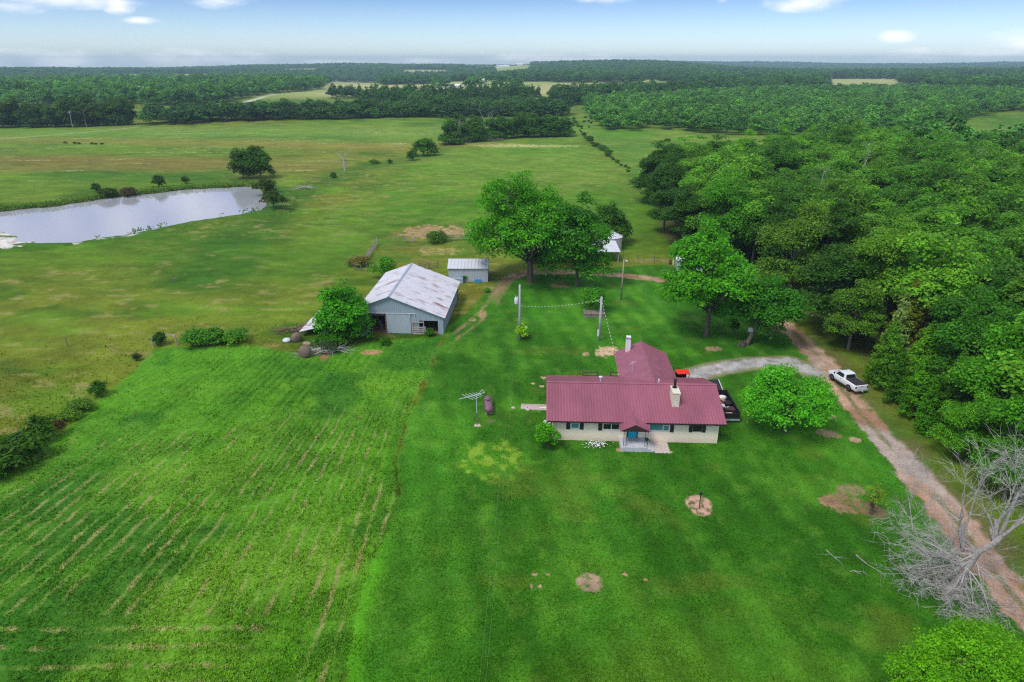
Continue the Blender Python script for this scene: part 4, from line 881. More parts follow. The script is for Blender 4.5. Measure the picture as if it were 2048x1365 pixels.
for k in range(42):
    u = bl + .1 + k * .27
    z0 = 3.07 if -10.65 < u < -7.95 else (2.02 if -3.4 < u < -.72 else 0.0)
    if -7.95 < u < -4.6: z0 = 3.15
    rib.box(u, -.022, z0, u + .04, -.001, bz(u) - .1)
part('siding_ribs', rib, SIDING, t)
rf = MB(); ov = .35
roof_slope(rf, (.35, -ov, ER - .13), (.35, bd + ov, ER - .13), (bu, -ov, RG), (bu, bd + ov, RG), .3, .04); roof_slope(rf, (bl - .35, bd + ov, EL - .13), (bl - .35, -ov, EL - .13), (bu, bd + ov, RG), (bu, -ov, RG), .3, .04)
part('roof', rf, BARNR, t); part('ridge_cap', MB().prism([(bu - .2, -ov - .02, RG + .02), (bu + .2, -ov - .02, RG + .02), (bu, -ov - .02, RG + .13)], (0, bd + 2 * ov + .04, 0)), STEEL, t)
part('sliding_door', MB().box(-7.98, -.1, .05, -4.6, -.03, 3.0), SIDING2, t); part('door_track', MB().box(-10.7, -.16, 3.02, -3.9, -.1, 3.12).box(-3.98, -.14, 1.9, -3.9, -.1, 3.01).box(-7.99, -.13, .05, -7.9, -.101, 3.0), PALE, t)
q = MB()
for z in (.12, .42, .72, 1.02): q.rbox((-3.55, -.22, z), (1.7, .05, .2), 0, .0, rnd.uniform(-.04, .04))
q.box(-4.4, -.19, 0, -4.28, -.12, 2.0); q.box(-2.8, -.19, 0, -2.68, -.12, 2.0); q.rbox((-3.55, -.22, 1.85), (1.75, .06, .16), 0, 0, .03); part('plank_gate', q, M('grey_planks', (.40, .35, .31), .9, .25, 4, .3, stretch=(.3, 1, 1)), t)
part('dirt_floor', MB().box(bl + .1, .1, -.05, -.1, bd - .1, .03), INNER, t)
q = MB()
for u in (-8.2, -4.4):
    for v in (.3, 5.5, 10.8, 15.9): q.box(u - .1, v - .1, 0, u + .1, v + .1, bz(u) - .15)
for v in (.3, 5.5, 10.8): q.box(bl + .2, v - .07, 2.6, -.2, v + .07, 2.78)
q.rbox((-10.0, 1.6, 1.5), (.15, .15, 3.4), 0, .5, .4).rbox((-9.3, 2.6, 1.6), (.12, .12, 3.6), 0, .35, -.5); part('timber_frame', q, OLDWOOD, t)
part('corner_post', MB().box(.06, bd - 1.4, 0, .2, bd - 1.25, 2.5), OLDWOOD, t)
FOOT.append(wl2([(bl, 0), (0, 0), (0, bd), (bl, bd)], BO, BY))
q = MB().box(-.25, -.25, 0, .25, .25, .75); tag(part('white_bin', q, WHITE, None, False, .03, (*wl2([(-2.9, .9)], BO, BY)[0], .03)), 'white bin standing just inside the right barn opening', 'bin')
for k, (u, v, z, rz) in enumerate([(-9.6, 2.2, .2, .6), (-10.0, 3.2, .25, .9), (-9.0, 4.0, .2, .3)]):
    tag(part('timber_stack', MB().rbox((0, 0, .3), (.2, 3.0, .12), 0, .6).rbox((.25, .1, .35), (.12, 2.8, .12), .1, .7), M('old_timber', (.24, .2, .16), .9, .3), None, False, 0, (*wl2([(u, v)], BO, BY)[0], z), rz), ['front pair of old planks leaning in the left barn opening', 'middle pair of old planks leaning in the left barn opening', 'rear pair of old planks leaning in the left barn opening'][k], 'planks', 'planks leaning inside the barn')
t = thing('blue_tarp', 'blue grey tarp heap on the grass beside the left barn opening', 'tarp', (*gp(724, 671), 0)); part('tarp', MB().blob((0, 0, .1), (.75, .5, .35), 12, 7, 4, .2), M('tarp_blue', (.20, .27, .42), .6, .15), t, True)
# shed
p0 = gp(897.5, 564); t = thing('storage_shed', 'small pale metal shed behind the barn', 'shed', (p0[0], p0[1], 0), R2D(0)); L_ = 6.9
w = MB().box(0, 0, -.1, L_, .08, 2.45).box(0, .083, -.1, .08, 5.0, 2.45).box(L_ - .08, .083, -.1, L_, 5.0, 2.45).box(.083, 5.0, -.1, L_ - .083, 5.08, 2.45)
for u in (.0, L_ - .08): w.prism([(u, .1, 2.44), (u, 5.0, 2.44), (u, 2.55, 3.4)], (.08, 0, 0))
for k in range(25): w.box(.1 + k * .275, -.02, 0, .14 + k * .275, -.001, 2.4)
part('wall', w, M('pale_siding', (.46, .50, .55), .6, .1, 1.5, .1, stretch=(6, 6, .4)), t)
rf = MB(); roof_slope(rf, (-.15, -.25, 2.42), (L_ + .15, -.25, 2.42), (-.15, 2.55, 3.45), (L_ + .15, 2.55, 3.45), .6, .04); roof_slope(rf, (L_ + .15, 5.35, 2.42), (-.15, 5.35, 2.42), (L_ + .15, 2.55, 3.45), (-.15, 2.55, 3.45), .6, .04); part('roof', rf, TIN, t)
part('side_bin', MB().box(.6, -1.1, 0, 2.6, -.1, .85), SIDING, t); FOOT.append([(p0[0], p0[1]), (p0[0] + L_, p0[1]), (p0[0] + L_, p0[1] + 5), (p0[0], p0[1] + 5)])
t = thing('blue_trough', 'small bright blue trough against the shed wall', 'trough', (*gp(956, 565), 0)); part('trough', MB().box(-.5, -.3, 0, .5, .3, .1).box(-.5, -.3, .1, .5, -.24, .42).box(-.5, .24, .1, .5, .3, .42).box(-.5, -.238, .1, -.44, .238, .42).box(.44, -.238, .1, .5, .238, .42), M('trough_blue', (.05, .3, .6), .4, .1), t)
# machine shed behind the big trees
t = thing('machine_shed', 'long low tin roofed machine shed behind the big shade trees', 'shed', (2.5, 127.2, 0)); L_ = 18.0
w = MB().box(0, 8.0, -.1, L_, 8.08, 2.1)
for u in (0, 6.2, 12.4, L_ - .15): w.box(u, .2, -.1, u + .15, .35, 2.1)
w.prism([(0, 0.4, -.1), (0, 8.0, -.1), (0, 8.0, 2.1), (0, 3.8, 3.3), (0, .4, 2.2)], (.08, 0, 0)); part('wall', w, SIDING, t)
rf = MB(); roof_slope(rf, (-.3, -.1, 2.15), (L_ + .3, -.1, 2.15), (-.3, 3.8, 3.4), (L_ - .3, 3.8, 3.4), .3, .04); roof_slope(rf, (L_ - .1, 8.3, 2.0), (-.3, 8.3, 2.0), (L_ - .3, 3.8, 3.4), (-.3, 3.8, 3.4), .3, .04); part('roof', rf, TIN, t)
FOOT.append([(2.5, 127), (21, 127), (21, 135), (2.5, 135)])
t = thing('tin_shed', 'square tin shed glimpsed through the big oak crown', 'shed', (4.0, 139, 0)); w = MB().box(0, 0, 0, 8, .1, 3.2).box(0, .1, 0, .1, 6, 3.2).box(7.9, .1, 0, 8, 6, 3.2).box(.1, 5.9, 0, 7.9, 6, 3.2)
part('wall', w, SIDING, t); rf = MB(); roof_slope(rf, (-.3, -.3, 3.2), (8.3, -.3, 3.2), (-.3, 3, 4.8), (8.3, 3, 4.8), .3, .04); roof_slope(rf, (8.3, 6.3, 3.2), (-.3, 6.3, 3.2), (8.3, 3, 4.8), (-.3, 3, 4.8), .3, .04); part('roof', rf, TIN, t)
# grain bin
t = thing('grain_bin', 'round galvanised grain bin with a conical roof', 'grain bin', (20.3, 137.0, 0)); q = [(2.15, -.1)]
for k in range(14): q += [(2.15, .2 * k), (2.18, .2 * k + .1)]
part('bin_wall', MB().lathe(q + [(2.15, 2.9)], 28), PALE, t, True); rf = MB().lathe([(2.3, 2.82), (2.3, 2.88), (.4, 3.75), (.4, 3.95), (.05, 4.02)], 28)
for k in range(20):
    a = 6.283 * k / 20; rf.tube([(2.3 * math.cos(a), 2.3 * math.sin(a), 2.9), (.42 * math.cos(a), .42 * math.sin(a), 3.78)], .025, 4)
part('bin_roof', rf, PALE, t); part('bin_door', MB().box(-.4, -2.24, .4, .4, -2.15, 1.6), STEEL, t)
# little shed behind the right shade tree
p0 = gp(1352, 545); t = thing('garden_shed', 'small white roofed shed mostly hidden behind the right shade tree', 'shed', (p0[0], p0[1], 0), R2D(-10)); w = MB().box(0, 0, -.1, 5, .08, 2.3).box(0, .083, -.1, .08, 4, 2.3).box(4.92, .083, -.1, 5, 4, 2.3).box(.083, 4, -.1, 4.917, 4.08, 2.3)
for u in (0, 4.92): w.prism([(u, 0, 2.3), (u, 4.08, 2.3), (u, 2.04, 3.2)], (.08, 0, 0))
part('wall', w, M('blue_wall', (.45, .52, .58), .7, .1), t); rf = MB(); roof_slope(rf, (-.2, -.3, 2.25), (5.2, -.3, 2.25), (-.2, 2.04, 3.3), (5.2, 2.04, 3.3), .3, .04); roof_slope(rf, (5.2, 4.4, 2.25), (-.2, 4.4, 2.25), (5.2, 2.04, 3.3), (-.2, 2.04, 3.3), .3, .04); part('roof', rf, PALE, t); FOOT.append([(p0[0], p0[1]), (p0[0] + 5, p0[1] - 1), (p0[0] + 5.5, p0[1] + 3.5), (p0[0] + .5, p0[1] + 4)])
t = thing('white_post', 'white gate post left of the garden shed', 'post', (*gp(1346, 531), 0)); part('post', MB().box(-.1, -.1, -.1, .1, .1, 2.0).box(-.13, -.13, 2.0, .13, .13, 2.06), WHITE, t)
t = thing('rusty_barrel', 'dark rusty barrel beside the white gate post', 'barrel', (*gp(1340, 530), 0)); part('barrel', MB().lathe([(.3, 0), (.31, .3), (.29, .32), (.31, .6), (.29, .62), (.3, .9)], 14), M('rust', (.10, .05, .04), .8, .3), t, True)
# flat white lean-to roof left of the barn
A, B_, C_, D_ = [gp(*q, .8) for q in ((598, 664), (652, 660), (676, 622), (638, 622))]
t = thing('lean_to', 'low lean-to with a flat white tin roof behind the barn tree', 'lean-to', (A[0], A[1], 0)); sh = lambda q, z: (q[0] - A[0], q[1] - A[1], z)
part('roof', MB().prism([sh(A, .75), sh(B_, 1.35), sh(C_, 1.45), sh(D_, .85)], (0, 0, .06)), M('white_tin', (.66, .63, .64), .5, .1, 1), t)
for k in (A, B_, C_, D_): s_ = sh(k, 0); part('support_post', MB().tube([(s_[0] * .97 + .05, s_[1] * .97 + .05, -.1), (s_[0] * .97 + .05, s_[1] * .97 + .05, .8)], .07, 6), OLDWOOD, t)
t = thing('pen_rail', 'thin metal pen rail in front of the lean-to', 'rail', (*gp(604, 669), 0)); q = MB().tube([(0, 0, .95), (3.4, .3, .95)], .03, 5).tube([(0, 0, .5), (3.4, .3, .5)], .025, 5)
for k in range(4): q.tube([(k * 1.1, k * .1, -.1), (k * 1.1, k * .1, 1.05)], .035, 5)
part('rails', q, IRON, t)
# bales, stones, white tank
HAYM = M('old_hay', (.21, .15, .115), .95, .35, 6, 1.0, stretch=(1, 3, 3))
for k, (px, py, r_, lab) in enumerate([(611, 713, .85, 'larger brown round hay bale slumped in front of the brush pile'), (594, 683, .72, 'smaller brown round hay bale beside the white tank')]):
    tag(part('hay_bale', MB().lathe([(.1, -r_ * .8), (r_ * .55, -r_ * .78), (r_ * .85, -r_ * .62), (r_, -r_ * .3), (r_ * 1.04, 0), (r_, r_ * .3), (r_ * .85, r_ * .62), (r_ * .55, r_ * .78), (.1, r_ * .8)], 18, (0, 0, r_ * .72), 'X'), HAYM, None, True, 0, (*gp(px, py), 0), 1.2 + k), lab, 'hay bale', 'old round hay bales')
tag(part('white_tub', MB().lathe([(.05, 0), (.5, .02), (.6, .25), (.45, .45), (.05, .5)], 16), PALE, None, True, 0, (*gp(574, 684), 0)), 'upturned white tub left of the smaller hay bale', 'tub')
tag(part('clay_mound', MB().blob((0, 0, 0), (.65, .4, .3), 12, 7, 21, .2), M('red_clay', (.40, .24, .18), .95, .2), None, True, 0, (*gp(615, 688), 0)), 'small mound of reddish clay between the two hay bales', 'mound')

# ================================================================== dead wood
def branches(mb, q, p, d, L, r, depth, grav=0.0, spread=.75, mi=0):
    d = d.normalized(); n = 4; P = [p]; D = d.copy()
    for i in range(n):
        D = (D + Vector((q.uniform(-1, 1), q.uniform(-1, 1), q.uniform(-1, 1))) * .22 + Vector((0, 0, -grav))).normalized()
        nx = P[-1] + D * L / n
        if nx.z < .05: nx.z = .05 + q.random() * .1
        P.append(nx)
    mb.tube(P, [r * (1 - .2 * i) for i in range(n + 1)] if depth else [r * (1 - .23 * i) for i in range(n + 1)], 5 if r > .05 else 3, mi, cap=False)
    if depth <= 0: return
    for k in range(q.randint(4, 7)):
        i = q.randint(1, n); s = P[i]; dd = (P[i] - P[i - 1]).normalized()
        side = Vector((q.uniform(-1, 1), q.uniform(-1, 1), q.uniform(-.6, .8))).normalized()
        branches(mb, q, s, dd * (1 - spread * .5) + side * spread, L * q.uniform(.4, .75), max(r * (.95 - .2 * i) * .62, .013), depth - 1, grav, spread, mi)
def v3(px, py, z): g = gp(px, py, z); return Vector((g[0], g[1], z))
t0 = gp(1893, 1195); q = random.Random(5); mb = MB()
base = Vector((t0[0], t0[1], 0)); A1 = v3(1925, 1150, 1.6); A2 = v3(1955, 1105, 3.4); A3 = v3(1990, 1085, 4.6)
tm_ = MB().tube([base - Vector((.2, .2, .2)), base + Vector((.05, .1, .5)), A1, A2, A3], [.36, .30, .27, .23, .17], 9)
for px, py, z, L, r in [(1840, 1095, 2.6, 4.6, .10), (1800, 1085, 1.2, 3.0, .05), (1830, 1140, 1.2, 4.0, .09), (1820, 1120, 2.0, 3.6, .07), (1870, 1210, .5, 3.2, .07), (1920, 1230, .5, 3.2, .07), (1850, 1060, 3.4, 4.4, .09), (1815, 1040, 2.4, 4.0, .08), (1960, 1205, .8, 3.6, .07), (1990, 1190, 1.2, 3.8, .07), (2040, 1150, 2, 4.2, .08), (1880, 1170, .6, 2.8, .06)]:
    for j in range(2):
        s = A2.lerp(A1, q.random()); e_ = v3(px + q.uniform(-25, 25) * j, py + q.uniform(-25, 25) * j, z * (1 - .2 * j)); branches(mb, q, s, e_ - s, L * .9 * (1 - .15 * j), r * (1 - .2 * j), 3, .07)
for (sx, sy, sz), (px, py, z), L, r in [((1925, 1095, 3.2), (1915, 920, 10), 6.4, .13), ((1930, 1080, 3.4), (1940, 930, 10), 5.8, .10), ((1990, 1075, 4.4), (2000, 930, 10.5), 6.4, .13), ((2000, 1070, 4.6), (2050, 960, 10), 6.2, .12), ((2000, 1075, 4.6), (2090, 1010, 8), 6.0, .11), ((1985, 1085, 4.2), (1970, 960, 9), 5.4, .09), ((2010, 1070, 4.6), (2120, 960, 9), 6.0, .10), ((1825, 1060, 2.2), (1800, 960, 6), 4.2, .07)]:
    s = v3(sx, sy, sz); e = v3(px, py, z); L *= .8
    if sx > 1850: tm_.tube([A3 if sx > 1960 else A2, s, s.lerp(e, .25)], [.18, r * 1.3, r], 7)
    else: tm_.tube([v3(1870, 1085, 2.6), s], [.09, r], 5)
    branches(mb, q, s, e - s, L, r, 3, -.02, .6)
t = thing('dead_tree', 'big bare silvery dead tree sprawling over the dirt drive', 'dead tree'); part('trunk', tm_, M('dead_bark', (.32, .29, .26), .95, .3, 5, .8), t, True); part('branches', mb, DEADWOOD, t)
for k, (a, b) in enumerate([((1712, 1110), (1744, 1157)), ((1652, 1100), (1690, 1130)), ((1700, 1143), (1726, 1141))]):
    mb = MB(); q = random.Random(20 + k); p0 = v3(*a, .08); p1 = v3(*b, .08); branches(mb, q, p0, p1 - p0, (p1 - p0).length, .035, 1, .05, .7)
    tag(part('fallen_branch', mb, DEADWOOD), ['longest pale fallen branch on the lawn left of the dead tree', 'upper pale twig on the lawn beyond the longest fallen branch', 'short pale twig crosswise on the lawn near the dead tree'][k], 'branch', 'fallen branches on the front lawn')
# field snag
g_ = gp(690, 345); q = random.Random(3); mb = MB(); mb.tube([(0, 0, -.2), (.1, 0, 2.4), (-.2, 0, 4.2)], [.4, .33, .25], 8)
for d, L, r in [((-.5, 0, 1), 4.0, .17), ((.6, .1, 1), 4.2, .16), ((-.9, .2, .1), 3.2, .1), ((.1, -.2, 1), 2.6, .1)]: branches(mb, q, Vector((-.15, 0, 4.0 if d[2] > .5 else 3.2)), Vector(d), L, r, 1, 0, .5)
tag(part('dead_tree', mb, DEADWOOD, None, False, 0, (*g_, 0)), 'forked leafless grey snag standing alone in the meadow', 'dead tree')
def logpile(px, py, label, n, L, seed, mat=DEADWOOD, name='log_pile', leaf=None, wide=1.2):
    q = random.Random(seed); mb = MB()
    for k in range(n):
        a = q.uniform(-.9, .9); p = Vector((q.uniform(-wide, wide), q.uniform(-.7, .7) * wide, q.uniform(.1, .7))); branches(mb, q, p, Vector((math.cos(a), math.sin(a) * .7, q.uniform(-.1, .4))) * q.choice((-1, 1)), L * q.uniform(.6, 1.2), q.uniform(.05, .13), 1, .04)
    t = thing(name, label, 'wood pile', (*gp(px, py), 0)); part('logs', mb, mat, t)
    if leaf is not None:
        V, lv, lc, cc = crown_np(seed, leaf, 0, leaf * 1.0, nl=4, nc=8, npl=24, ls=.22, cr=.5); o = link('leaves', crown_mesh('leaves', V, lv), t); o.color = (.07, .13, .045, 1)
    return t
logpile(655, 705, 'tangled brush pile of pale branches in front of the barn tree', 26, 2.6, 4, leaf=1.5)
logpile(612, 378, 'grey log pile in the meadow right of the pond', 12, 3.0, 8)
logpile(908, 288, 'pile of pale broken limbs at the left end of the field thicket', 22, 4.5, 9, wide=3)
logpile(980, 281, 'dark fallen timber along the front of the field thicket', 22, 6.0, 10, OLDWOOD, wide=5)
logpile(592, 662, 'brown heap of old brush left of the lean-to', 22, 2.2, 12, M('brown_brush', (.20, .13, .09), .95, .3), wide=1.1)

# ================================================================== fences
def railfence(label, pts, nrail=3, hgt=1.3, step=2.4, fallen=.1, seed=0, mat=OLDWOOD):
    q = random.Random(seed); o = gp(*pts[0]); P = [gp(*p) for p in pts]; t = thing('rail_fence', label, 'fence', (*o, 0)); rl, n = MB(), 0
    for a, b in zip(P[:-1], P[1:]):
        L = math.hypot(b[0] - a[0], b[1] - a[1]); m_ = max(1, round(L / step))
        for i in range(m_ + (1 if b == P[-1] else 0)):
            x = a[0] + (b[0] - a[0]) * i / m_ - o[0]; y = a[1] + (b[1] - a[1]) * i / m_ - o[1]
            part('fence_post', MB().tube([(x, y, -.2), (x + q.uniform(-.08, .08), y, hgt + q.uniform(-.1, .2))], .09, 6), mat, t)
            if i < m_:
                x2 = a[0] + (b[0] - a[0]) * (i + 1) / m_ - o[0]; y2 = a[1] + (b[1] - a[1]) * (i + 1) / m_ - o[1]
                for r in range(nrail):
                    if q.random() < fallen: continue
                    z = hgt * (r + .7) / nrail; rl.tube([(x, y, z + q.uniform(-.1, .1)), (x2, y2, z + q.uniform(-.1, .1))], .06, 5)
    part('fence_rails', rl, mat, t)
railfence('broken grey rail fence slanting away beyond the barn', [(730, 528), (742, 508), (755, 488)], 3, 1.4, 2.2, .2, 1, M('grey_rail', (.34, .30, .27), .9, .2))
railfence('grey rail fence along the front of the bare corral patch', [(790, 483), (830, 485), (880, 483), (945, 480)], 3, 1.3, 2.4, .1, 2, M('grey_rail', (.30, .26, .23), .9, .2))
railfence('dark pen fence behind the shed gap right of the barn roof', [(840, 540), (876, 536)], 4, 1.3, 2.0, .05, 3)
railfence('short dark fence stub left of the barn roof', [(710, 540), (735, 545), (750, 542)], 2, 1.2, 1.8, .3, 4)
g0 = gp(307, 695); t = thing('corner_brace', 'grey wooden H shaped corner brace at the head of the hayfield', 'fence brace', (*g0, 0)); q = MB()
c0, c1, c2 = (0, 0), tuple(np.subtract(gp(332, 686), g0)), tuple(np.subtract(gp(354, 690), g0))
for c in (c0, c1, c2): q.tube([(c[0], c[1], -.2), (c[0], c[1], 1.5)], .1, 7)
q.tube([(*c0, 1.2), (*c1, 1.3)], .08, 6).tube([(*c1, 1.35), (*c2, 1.3)], .08, 6); part('brace_posts', q, M('brace_wood', (.36, .32, .29), .9, .2), t)
POSTS = [(135, 693), (350, 563), (20, 755), (470, 498), (560, 447), (640, 406), (690, 382)]
pm = MB().tube([(0, 0, -.2), (.03, 0, 1.35)], .07, 6).mesh('fence_post', OLDWOOD)
plab = ['lone fence post in the meadow left of the corner brace', 'fence post in the meadow above the corner brace', 'fence post in the meadow nearest the left frame edge', 'fence post in the meadow below the pond', 'fence post in the meadow below the bush at the pond end', 'fence post in the meadow below the log pile', 'fence post in the meadow below the forked snag']
for (a, b), lb in zip(POSTS, plab): tag(link('fence_post', pm, None, (*gp(a, b), 0)), lb, 'fence post', 'posts of the meadow fence')
tag(link('fence_post', pm, None, (*gp(923, 684), 0)), 'single stake on the lawn right of the barn', 'fence post')
for k, (a, b) in enumerate([(1275, 522), (1308, 526), (1246, 512)]): tag(link('fence_post', pm, None, (*gp(a, b), 0)), ['middle of the three posts along the weedy strip behind the drive', 'right of the three posts along the weedy strip behind the drive', 'left of the three posts along the weedy strip behind the drive'][k], 'fence post', 'posts behind the drive')

# ================================================================== trees
OAK = s2l(52, 112, 26); OAKD = s2l(44, 100, 28); FOR = [s2l(44, 88, 34), s2l(52, 98, 38), s2l(40, 80, 34), s2l(60, 104, 40), s2l(58, 104, 40)]; CED = s2l(44, 86, 24)
def base(px, py): return gp(px, py)
make_tree('shade_oak', 'huge spreading bright green oak left of the machine shed', 'tree', gp(1060, 565), OAK * 1.15, 1, 9.6, 1.6, 18.8, .55, nl=18, nc=26, npl=100, ls=.42, cr=1.5, off=(-1.4, 1.5), lobe=.44, frac=.35, low=.12)
make_tree('shade_oak', 'dark green shade tree just right of the huge oak', 'tree', gp(1153, 573), OAKD * 1.1, 2, 5.2, 1.8, 15.4, .28, nl=13, nc=18, npl=90, ls=.42, cr=1.25, off=(.5, 1), lobe=.48, low=.14)
make_tree('small_oak', 'round dark green tree behind the grain bin', 'tree', gp(1216, 490), s2l(46, 90, 32), 3, 3.6, .6, 9.2, .2, nl=7, nc=12, npl=60, ls=.5, cr=1.2)
make_tree('small_oak', 'lower dark bush tree right of the grain bin', 'tree', gp(1240, 486), s2l(44, 84, 32), 4, 2.2, .4, 5.5, .15, nl=5, nc=9, npl=50, ls=.45, cr=1.0)
make_tree('maple_tree', 'large bright green shade tree right of the yard light pole', 'tree', gp(1413, 672), s2l(56, 122, 30), 5, 6.5, 1.9, 15.4, .34, nl=17, nc=19, npl=78, ls=.42, cr=1.25, off=(-.3, .8), lobe=.42, root=(0, 0), low=.14)
make_tree('leaning_oak', 'lower dark green tree leaning over the dirt drive', 'tree', gp(1493, 690), s2l(42, 100, 32), 6, 4.7, 1.8, 9.4, .3, nl=12, nc=16, npl=70, ls=.36, cr=1.1, low=.14, off=(3.0, .8), lean=(1.2, .2), lobe=.45)
make_tree('locust_tree', 'feathery light green tree by the drive right of the house', 'tree', (28.6, 62.6), s2l(62, 136, 38), 7, 4.5, .9, 7.4, .22, nl=12, nc=15, npl=80, ls=.27, cr=.85, lobe=.4, droop=.4, jitter=2)
make_tree('barn_tree', 'dense leafy green tree at the left front corner of the barn', 'tree', (-23.0, 88.0), s2l(50, 118, 24), 8, 3.9, .1, 8.2, .25, nl=16, nc=15, npl=55, ls=.4, cr=.85, lobe=.44, low=.14)
make_tree('corner_shrub', 'green bush at the left front corner of the house', 'shrub', (3.55, 59.3), s2l(58, 126, 28), 9, 1.25, .1, 3.0, .06, nl=7, nc=9, npl=40, ls=.2, cr=.36, lobe=.5)
make_tree('platform_bush', 'airy green bush growing over the brown concrete platform', 'shrub', (gp(1192, 628)[0], gp(1192, 628)[1] + 1.2), s2l(52, 116, 34), 10, 2.3, .6, 3.8, .08, nl=8, nc=9, npl=36, ls=.26, cr=.55, lobe=.45, jitter=2)
make_tree('pole_bush', 'yellowish sapling at the foot of the transformer pole', 'shrub', (pA[0] + .25, pA[1] - .1), s2l(96, 150, 36), 11, .9, .3, 2.4, .05, nl=5, nc=6, npl=18, ls=.26, cr=.35)
make_tree('near_tree', 'bright yellow green tree top in the bottom right corner', 'tree', (27.3, 26.2), s2l(72, 132, 24), 12, 6.3, .9, 6.3, .3, nl=20, nc=20, npl=190, ls=.16, cr=.72, lobe=.32, droop=-.3, jitter=1.8)
make_tree('pond_tree', 'left of the two dark trees at the far end of the pond', 'tree', gp(487, 357), s2l(46, 82, 34), 13, 4.0, .5, 9.6, .2, nl=12, nc=13, npl=50, ls=.5, cr=1.15, low=.1)
make_tree('pond_tree', 'right and taller of the two dark trees at the far end of the pond', 'tree', gp(522, 358), s2l(46, 84, 34), 14, 4.3, .5, 11.4, .25, nl=13, nc=13, npl=50, ls=.5, cr=1.2, low=.1)
make_tree('pond_bush', 'dark low tree overhanging the right tip of the pond', 'shrub', gp(548, 419), s2l(40, 66, 28), 15, 3.4, 1.0, 4.6, .2, nl=7, nc=9, npl=30, ls=.45, cr=.8)
make_tree('pond_bush', 'dark willow bush at the water edge below the two pond trees', 'shrub', gp(532, 388), s2l(40, 66, 30), 16, 3.2, .1, 4.2, .12, nl=6, nc=9, npl=30, ls=.5, cr=.9)
make_tree('barn_back_bush', 'leafy bush against the left side of the barn', 'shrub', gp(772, 556), s2l(58, 116, 34), 17, 2.3, .1, 3.6, .1, nl=6, nc=9, npl=36, ls=.34, cr=.7)
make_tree('stump_vine', 'spindly vine covered stump by the bare patch near the dead tree', 'shrub', gp(1742, 1028), s2l(80, 118, 44), 18, .9, .5, 3.2, .12, nl=5, nc=6, npl=16, ls=.16, cr=.3, frac=1.0)
make_tree('trunk_sapling', 'small dark sapling between the two shade trees right of the lawn', 'shrub', gp(1466, 668), s2l(36, 78, 28), 19, .7, .2, 2.4, .05, nl=4, nc=6, npl=20, ls=.26, cr=.4)
t = thing('bird_house', 'grey bird house on a post below the leaning tree', 'bird house', (*gp(1497, 690), 0)); part('post', MB().tube([(0, 0, -.1), (.1, 0, 2.0)], .05, 6), DEADWOOD, t); part('box', MB().prism([(-.3, -.2, 2.0), (.3, -.2, 2.0), (.3, -.2, 2.35), (0, -.2, 2.6), (-.3, -.2, 2.35)], (0, .5, 0)), STEEL, t)
mb = MB(); qq = random.Random(2)
for k in range(9): mb.blob((qq.uniform(-.45, .45), qq.uniform(-.4, .4), .1), (.14, .12, .3 + qq.random() * .8), 6, 4, k, .2)
tag(part('tree_stump', mb, BARK, None, False, 0, (*gp(1484, 694), 0)), 'ragged dark stump beside the bird house post', 'stump')
